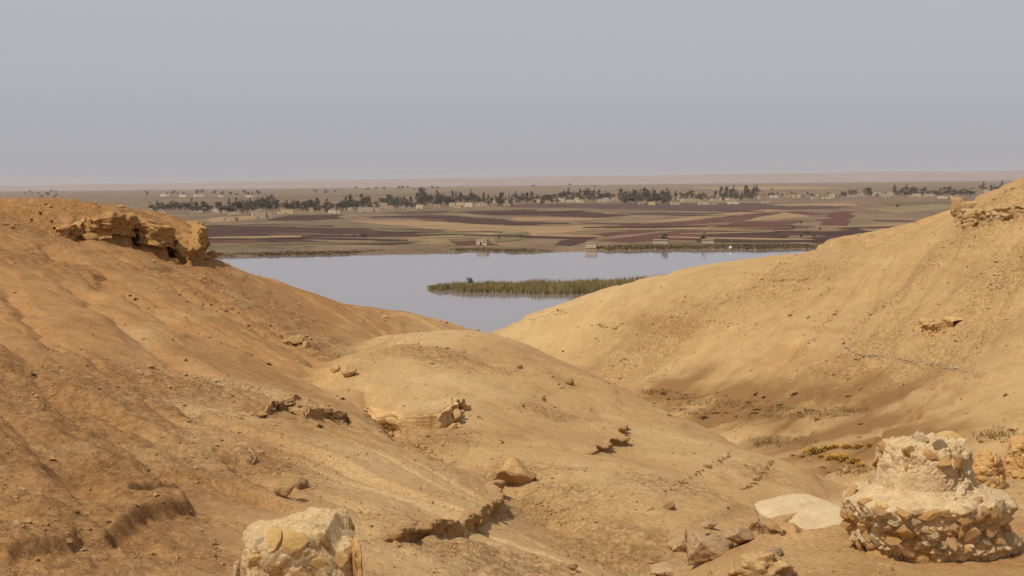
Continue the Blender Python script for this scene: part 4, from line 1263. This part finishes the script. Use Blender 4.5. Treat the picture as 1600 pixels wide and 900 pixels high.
def build_pillar():
    d0 = 14.3
    bp = Vector(P(470, 840, d0))
    gz = drop(bp.x, bp.y).z
    top_z = P(470, 826, d0 - 0.35)[2]
    H = top_z - gz
    root = tag(obj('pillar_stump', None, loc=(bp.x, bp.y, gz)), 'squarish broken masonry pillar stump with a white crusted top', 'ruin')

    def shape(th, z):
        t = th - 0.10
        sq = 1 / (np.abs(np.cos(t)) ** 5 + np.abs(np.sin(t)) ** 5) ** (1 / 5)
        return sq
    prof = [(-0.3, 0.64), (0.0, 0.63), (H * 0.4, 0.605), (H * 0.75, 0.585), (H - 0.16, 0.575), (H - 0.05, 0.565), (H - 0.01, 0.535), (H, 0.45), (H + 0.01, 0.15)]
    me = lathe_core(prof, shape, 15, 320, 190, 0.075, 0.022)
    for v in me.vertices:                                  # the top rises towards the right, the right corner is broken off
        k = max(0.0, (v.co.z - H * 0.55) / (H * 0.45))
        v.co.z += 0.17 * v.co.x * k
        if v.co.x > 0.33 and v.co.y < 0.35:
            v.co.z -= min(0.22, (v.co.x - 0.33) * 2.2) * k
    core = obj('masonry_core', me, M['pier'], root)
    core = mesh_bvh(core.data)
    for x, y, w, h, m in ((422, 843, 24, 36, 'stone_yellow'), (452, 846, 34, 28, 'stone_yellow'), (398, 882, 24, 26, 'stone_yellow'), (430, 889, 22, 18, 'stone'), (512, 845, 30, 24, 'stone'), (500, 880, 26, 20, 'stone_yellow'), (530, 868, 20, 26, 'stone'), (470, 880, 20, 16, 'mortar'), (487, 850, 16, 18, 'mortar'), (520, 888, 18, 16, 'mortar'), (540, 835, 18, 16, 'mortar'), (460, 900, 24, 16, 'stone'), (405, 850, 12, 20, 'mortar')):
        set_stone(root, core, x, y, w * 1.25, h * 1.2, m, 0.02, 0.45)
    extra_stones(root, core, 12, (0.1, H - 0.2), ('stone', 'stone_yellow', 'mortar'), 8)
    # leaning facing slab on the right, thin upright chip on the left

    def slab(w, t, h, seed):
        v, f = rock_verts(seed, 4, 0, 0.0)
        v = np.sign(v) * np.abs(v) ** 0.35
        v = v * np.array([w, t, h]) * (1 + 0.16 * fbm3(v * 2.5, 4, seed, 0.6))[:, None]
        return np_mesh('slab', v, f)
    o = obj('facing_slab', slab(0.05, 0.26, 0.46, 71), M['stone'], root); o.location = (0.60, -0.28, H - 0.62); o.rotation_euler = (0.0, -0.04, 0.25)
    o = obj('facing_slab', slab(0.03, 0.10, 0.30, 73), M['mortar'], root); o.location = (-0.61, -0.38, H - 0.66); o.rotation_euler = (0, 0.05, 0.1)


build_pillar()


def small_post(px, py, wpx, hpx, mat, label, seed):
    p, _ = hit(px, py)
    s = p.y / F
    r, h = wpx * s / 2, hpx * s
    root = tag(obj('masonry_post', None, loc=(p.x, p.y + r, p.z - 0.05)), label, 'ruin')
    core = obj('rubble_core', lathe_core([(-0.2, r * 1.25), (0.05, r * 1.15), (h * 0.6, r * 0.95), (h * 0.88, r * 0.8), (h, r * 0.45), (h + 0.01, r * 0.1)], lambda t, z: 1 + 0.12 * np.cos(2 * t + seed), seed, 120, 80, 0.06, 0.05), M[mat], root)
    core = mesh_bvh(core.data)
    g = random.Random(seed)
    for k in range(14):
        set_stone(root, core, px + g.uniform(-0.42, 0.42) * wpx, py - g.uniform(0.1, 0.85) * hpx, 12, 9, g.choice(('stone', 'stone2', 'stone_yellow')), 0.25, 0.6)


small_post(1549, 764, 46, 54, 'stone', 'low crumbling rubble post behind the round ruin', 6)
small_post(1600, 748, 40, 62, 'stone', 'taller rubble post next to the low crumbling one', 9)


def wall_stub(px, py, wpx, hpx, mat, label, seed, depth=0.5, rotz=0.0):
    """squarish weathered block of wall"""
    p, _ = hit(px, py)
    s = p.y / F
    v, f = rock_verts(seed, 4, 0, 0.0)
    v = np.sign(v) * np.abs(v) ** 0.4
    w, h = wpx * s / 2, hpx * s / 2
    v = v * (1 + 0.10 * fbm3(v * 1.8 + seed, 4, seed, 0.6))[:, None] * np.array([w, w * depth, h * 1.25])
    o = obj('wall_stub', np_mesh('wall_stub', v, f), M[mat], loc=(p.x, p.y + w * depth, p.z + h * 0.75), rot=(0, 0, rotz))
    return tag(o, label, 'ruin')


wall_stub(1497, 329, 18, 20, 'hillstone', 'square pale wall end on the skyline of the far bright hill', 62, 0.8)
wall_stub(1520, 325, 26, 10, 'hillstone', 'lower broken wall stub on the skyline beside the wall end', 61, 0.8)


# ------------------------------------------------------------------ loose stones
OCT = np.array([(1, 0, 0), (-1, 0, 0), (0, 1, 0), (0, -1, 0), (0, 0, 0.8), (0, 0, -0.6), (0.6, 0.6, 0.4), (-0.6, -0.5, 0.45)], float)
OCT_F = np.array([(4, 0, 6), (4, 6, 2), (6, 0, 2), (4, 2, 1), (4, 1, 7), (4, 7, 3), (7, 1, 3), (4, 3, 0), (5, 2, 0), (5, 1, 2), (5, 3, 1), (5, 0, 3)])


def stones_mesh(name, pos, size, seed):
    g = np.random.default_rng(seed); n = len(pos)
    v = OCT[None] * g.uniform(0.65, 1.3, (n, 8, 1)) * (size[:, None, None] * g.uniform(0.7, 1.4, (n, 1, 3)))
    a = g.uniform(0, 6.28, n); c, s = np.cos(a)[:, None], np.sin(a)[:, None]
    x = v[:, :, 0] * c - v[:, :, 1] * s; y = v[:, :, 0] * s + v[:, :, 1] * c
    v = np.stack([x, y, v[:, :, 2]], -1) + pos[:, None]
    f = OCT_F[None] + (np.arange(n) * 8)[:, None, None]
    return np_mesh(name, v.reshape(-1, 3), f.reshape(-1, 3), False)


def build_litter():
    n = 170000
    r = np.exp(rng.uniform(math.log(13), math.log(125), n)); a = rng.uniform(-24, 24, n) * math.pi / 180
    x, y = r * np.sin(a), r * np.cos(a)
    st = blob_mask(x, y, 'st', STONY)
    patch = fbm2(x * 0.6, y * 0.6, 3, 5)
    keep = rng.uniform(0, 1, n) < np.clip(0.05 + 0.04 * patch + 0.5 * st * (0.5 + patch), 0, 1)
    x, y, r = x[keep], y[keep], r[keep]
    z = ground(x, y)
    size = np.exp(rng.normal(-4.25, 0.55, len(x))) * (0.55 + r / 45)
    me = stones_mesh('loose_stones', np.stack([x, y, z + size * 0.15], -1), size, 3)
    tag(obj('loose_stones', me, M['ledge']), 'small brown stones littering the desert slopes', 'stones', kind='stuff')


build_litter()


def stone_line(pix, n, spread, size, mat, label, seed):
    size = size * 0.85 if size < 1.8 else size
    g = np.random.default_rng(seed)
    pl = np.array(pix, float); seg = np.linalg.norm(np.diff(pl, axis=0), axis=1); acc = np.concatenate([[0], np.cumsum(seg)])
    u = g.uniform(0, acc[-1], n)
    px = np.interp(u, acc, pl[:, 0]) + g.normal(0, spread, n); py = np.interp(u, acc, pl[:, 1]) + g.normal(0, spread * 0.5, n)
    pos = []; sz = []
    for a, b in zip(px, py):
        p, _ = hit(a, b)
        if p is None: continue
        s = size * p.y / F * math.exp(g.normal(0, 0.4))
        pos.append((p.x, p.y, p.z + s * 0.2)); sz.append(s)
    if size < 1.8:                       # too small to pick apart
        o = obj('stone_row', stones_mesh('stone_row', np.array(pos), np.array(sz), seed), M[mat])
        return tag(o, label, 'stone row', kind='stuff')
    e = tag(obj('stone_row', None, loc=pos[0]), label, 'stone row')
    for q, w in zip(pos, sz):
        obj('stone', g.choice(PEBBLES[mat]), parent=e, loc=Vector(q) - Vector(pos[0]), rot=(g.uniform(-.4, .4), g.uniform(-.4, .4), g.uniform(0, 6.28)), scale=(w * g.uniform(.8, 1.3), w * g.uniform(.7, 1.2), w * g.uniform(.6, 1)))
    return e


PEBBLES = {}
for nm in ('ledge', 'boulder'):
    PEBBLES[nm] = []
    for k in range(5):
        q = rock_mesh(700 + k, 1, 5, 0.15, 0, False); q.materials.append(M[nm]); PEBBLES[nm].append(q)


stone_line([(1318, 543), (1345, 556), (1385, 557), (1420, 565), (1460, 570), (1500, 578), (1535, 590)], 260, 3.5, 1.7, 'grey_stone', 'long tumbled row of grey stones crossing the bright hillside', 1)
stone_line([(1318, 540), (1340, 510), (1360, 490), (1400, 470)], 130, 4, 1.3, 'grey_stone', 'stone strewn track climbing the bright hill from the grey row', 2)
stone_line([(1240, 565), (1275, 525), (1305, 485)], 80, 4, 1.2, 'grey_stone', 'faint stony trail on the bright hill beside the climbing track', 3)
stone_line([(1265, 575), (1300, 585), (1330, 592)], 70, 3, 1.4, 'ledge', 'short row of brown stones below the grey row', 4)
stone_line([(1040, 770), (1090, 740), (1145, 710)], 70, 4, 1.9, 'ledge', 'line of brown stones climbing the right flank of the knoll', 5)
stone_line([(1165, 765), (1190, 745), (1205, 720)], 60, 3, 2.0, 'ledge', 'second shorter stone line lower on the knoll flank', 6)
stone_line([(1080, 500), (1130, 505), (1200, 510)], 60, 3, 1.2, 'grey_stone', 'thin stony line high on the bright hill near the saddle', 7)
stone_line([(925, 508), (960, 512), (975, 506)], 45, 2.5, 1.4, 'ledge', 'curved row of brown stones near the reed bank slope', 8)
stone_line([(1208, 438), (1240, 438), (1262, 436)], 45, 2.5, 1.6, 'ledge', 'brown stones along the upper shoulder of the bright hill', 9)
stone_line([(1440, 420), (1460, 412), (1480, 405)], 60, 6, 1.4, 'paleslab', 'pale rubble patch under the skyline of the bright hill', 10)
stone_line([(1550, 450), (1575, 425), (1600, 400)], 70, 6, 1.6, 'grey_stone', 'grey rubble scattered down the upper bright hill', 11)
stone_line([(820, 505), (850, 490), (880, 488)], 50, 6, 1.5, 'paleslab', 'white pebbles on the slope above the river notch', 12)
stone_line([(880, 815), (850, 790), (820, 785)], 60, 6, 1.8, 'boulder', 'pale rubble washed into the gully below the big boulder', 13)
stone_line([(320, 830), (335, 855), (340, 880)], 16, 4, 4.0, 'boulder', 'chain of pale stones left of the pillar stump', 14)
stone_line([(650, 690), (665, 705), (680, 720)], 30, 6, 2.4, 'boulder', 'broken stones under the crumbling knoll rock face', 15)


# ------------------------------------------------------------------ shrubs and tufts
def shrub_mesh(seed, n=70, spread=1.0, tall=0.7):
    g = np.random.default_rng(seed)
    th = g.uniform(0, 6.28, n); el = g.uniform(0.15, 1.35, n); L = g.uniform(0.5, 1.0, n)
    tip = np.stack([np.cos(th) * np.cos(el) * spread, np.sin(th) * np.cos(el) * spread, np.sin(el) * tall + 0.05], -1) * L[:, None]
    basep = np.stack([np.cos(th), np.sin(th), th * 0], -1) * 0.12
    side = np.stack([-np.sin(th), np.cos(th), th * 0], -1) * 0.05
    mid = basep + (tip - basep) * 0.6 + g.normal(0, 0.06, (n, 3))
    v = np.stack([basep - side * 0.5, mid - side, tip, mid + side], 1).reshape(-1, 3)
    leaf = tri_cloud(mid + g.normal(0, 0.08, (n, 3)), 0.07, seed + 3)
    v2, f2 = join([(v, np.arange(n * 4).reshape(-1, 4)), leaf])
    return np_mesh('shrub', v2, f2, False)


SHRUBS = {}
for m in ('shrub', 'shrub_olive', 'golden'):
    SHRUBS[m] = []
    for k in range(4):
        q = shrub_mesh(40 + k, 150 if m == 'golden' else 90, 1.0, 0.75); q.materials.append(M[m]); SHRUBS[m].append(q)


def shrub(px, py, wpx, mat, label, group, name='dry_shrub', cat='shrub', flat=0.8):
    p, _ = hit(px, py)
    if p is None: return
    s = wpx * p.y / F / 2
    o = obj(name, random.choice(SHRUBS[mat]), loc=(p.x, p.y, p.z - 0.02), rot=(0, 0, random.uniform(0, 6.28)), scale=(s, s, s * flat))
    return tag(o, label, cat, group)


for x, y, w in ((52, 586, 18), (74, 575, 8), (137, 572, 12), (97, 578, 6), (155, 608, 13), (238, 587, 9), (185, 604, 9), (200, 555, 5), (104, 537, 6), (55, 530, 6), (120, 548, 5), (5, 548, 7), (27, 545, 7), (50, 568, 5), (145, 523, 9), (225, 530, 10), (160, 560, 6), (250, 596, 6)):
    shrub(x, y, w, 'shrub', 'dry dark shrub on the open stony slope of the left hill', 'shrubs on the left slope')
shrub(295, 660, 16, 'shrub', 'dry dark shrub at the corner of the pale bare patch', None)
shrub(420, 570, 17, 'shrub', 'dark dry bush standing alone beside the long diagonal rill', None)
shrub(535, 624, 16, 'shrub', 'spiky dark bush between the rill and the knoll gully', None)
shrub(549, 668, 12, 'shrub_olive', 'olive bush under the notched brown ledge', None)
shrub(581, 822, 14, 'shrub', 'small dark shrub alone on the lobe above the undercut ledge', None)
shrub(469, 640, 20, 'shrub', 'large dark bush in the notch of the broken ledge', None, flat=1.4)
shrub(500, 668, 20, 'shrub', 'dark bush below the middle of the broken ledge', None, flat=1.2)
shrub(523, 655, 18, 'shrub', 'dark bush casting shade at the right end of the broken ledge', None)
for x, y, w in ((203, 462, 10), (212, 468, 14), (232, 482, 8), (310, 522, 8), (328, 528, 10), (345, 536, 7), (393, 554, 8), (290, 510, 6), (250, 492, 5)):
    shrub(x, y, w, 'shrub', 'dark shrub growing in the long diagonal rill of the left hill', 'shrubs along the rill')
for k in range(34):
    t = random.random()
    x = 255 + 250 * t + random.gauss(0, 5); y = 440 + 105 * t + random.gauss(0, 6) + 6 * math.sin(t * 3)
    shrub(x, y, random.uniform(4, 10), 'shrub', 'small tuft in the stony row below the left skyline', 'tufts in the stony row')
for x, y, w in ((867, 471, 5), (904, 511, 6), (932, 529, 8), (884, 489, 5), (1022, 507, 7), (1050, 496, 7), (990, 515, 5), (995, 523, 7), (973, 506, 7), (958, 541, 5), (880, 549, 9), (835, 500, 5), (846, 494, 5), (940, 471, 5), (1007, 492, 6), (1072, 490, 6), (1382, 422, 6), (1295, 437, 6), (1225, 438, 10), (1210, 440, 6), (1264, 452, 7), (1440, 423, 5), (815, 520, 5)):
    shrub(x, y, w, 'shrub', 'tiny dark shrub dotted on the bright right hillside', 'shrubs on the bright hill', flat=0.7)
for x, y, w in ((20, 357, 16), (62, 332, 10), (50, 343, 12), (80, 345, 10), (100, 325, 5), (10, 352, 14), (173, 337, 8), (50, 322, 5), (72, 320, 14), (118, 345, 6)):
    shrub(x, y, w, 'shrub', 'dry shrub near the top of the left hill', 'shrubs on the left hilltop', flat=0.6)
shrub(698, 505, 9, 'shrub', 'reddish bush on the skyline just above the river notch', None)
for x, y in ((212, 790), (170, 815), (205, 858), (240, 865), (165, 838), (250, 868), (120, 800)):
    shrub(x, y, random.uniform(9, 18), 'shrub', 'dark twiggy shrub growing in the lower left gully', 'shrubs in the lower gully')
for x, y in ((690, 563), (715, 555), (675, 568), (725, 550), (890, 606), (850, 629), (1030, 795), (1065, 792), (940, 880), (925, 860), (790, 850), (840, 870), (780, 880), (900, 890), (950, 850), (985, 832), (960, 885), (1050, 700), (1040, 692)):
    shrub(x, y, random.uniform(7, 15), 'shrub_olive', 'faint dead tuft on the pale slope of the knoll', 'dead tufts on the knoll', flat=0.5)
# valley vegetation
for k in range(34):
    shrub(random.uniform(1015, 1330), random.uniform(610, 655), random.uniform(12, 30), 'shrub_olive', 'flat brown tuft in the grassy patch of the valley floor', 'brown tufts in the valley', 'brown_tuft', 'grass tuft', 0.35)
for x, y, w in ((1276, 708, 36), (1262, 706, 22), (1292, 703, 26), (1305, 700, 24), (1322, 700, 24), (1342, 699, 22), (1360, 697, 20), (1376, 696, 16), (1300, 716, 26), (1318, 718, 30), (1335, 722, 26), (1345, 728, 22), (1285, 714, 18)):
    shrub(x, y, w * 1.35, 'golden', 'golden dry grass tuft in the valley behind the round ruin', 'golden tufts in the valley', 'grass_tuft', 'grass tuft', 0.75)
for x, y, w in ((1346, 663, 22), (1255, 714, 26), (1240, 712, 20), (1285, 730, 16), (1218, 698, 16), (1296, 738, 14), (1535, 690, 24), (1550, 684, 18), (1580, 672, 22), (1565, 690, 14)):
    shrub(x, y, w, 'shrub_olive', 'low olive bush on the dry valley floor', 'olive bushes in the valley', 'low_bush', 'bush', 0.5)


def build_valley_grass():
    g = np.random.default_rng(8)
    spots = [(1030, 612, 26, 4), (1060, 622, 34, 5), (1110, 630, 50, 5), (1160, 634, 60, 6), (1230, 640, 60, 6), (1290, 648, 40, 5), (1200, 650, 60, 5), (1330, 642, 25, 4), (1100, 645, 40, 6), (1240, 690, 40, 7), (1190, 690, 25, 5), (1330, 735, 30, 7), (1560, 680, 30, 8)]
    V = []
    X = []
    for cx, cy, sx, sy in spots:
        for k in range(80):
            p, _ = hit(cx + g.normal(0, sx * 0.6), cy + g.normal(0, sy * 0.6))
            if p is None or p.y < 45: continue
            for q in range(5):
                X.append((p.x + g.normal(0, 0.16), p.y + g.normal(0, 0.16), p.z))
    X = np.array(X)
    h = g.uniform(0.06, 0.22, len(X))
    v, f = blades(X[:, 0], X[:, 1], X[:, 2] - 0.02, h, np.full(len(X), 0.018), 5, 0.5)
    tag(obj('valley_grass', np_mesh('valley_grass', v, f, False), M['shrub_olive']), 'sparse brown dry grass on the valley floor', 'dry grass', kind='stuff')


build_valley_grass()

# ------------------------------------------------------------------ haze
hm = bpy.data.materials.new('haze'); hm.use_nodes = True
hn = hm.node_tree.nodes; hn.clear()
pv = hn.new('ShaderNodeVolumePrincipled'); ho = hn.new('ShaderNodeOutputMaterial')
pv.inputs['Color'].default_value = (0.92, 0.83, 0.79, 1)
pv.inputs['Density'].default_value = 0.000034
pv.inputs['Anisotropy'].default_value = 0.0
hm.node_tree.links.new(pv.outputs[0], ho.inputs['Volume'])
haze = obj('haze', box_mesh('haze', -25000, 25000, -300, 21500, -6.0, 150), hm)
haze['kind'] = 'stuff'
tag(haze, 'pale dusty haze in the air over the plain', 'haze')
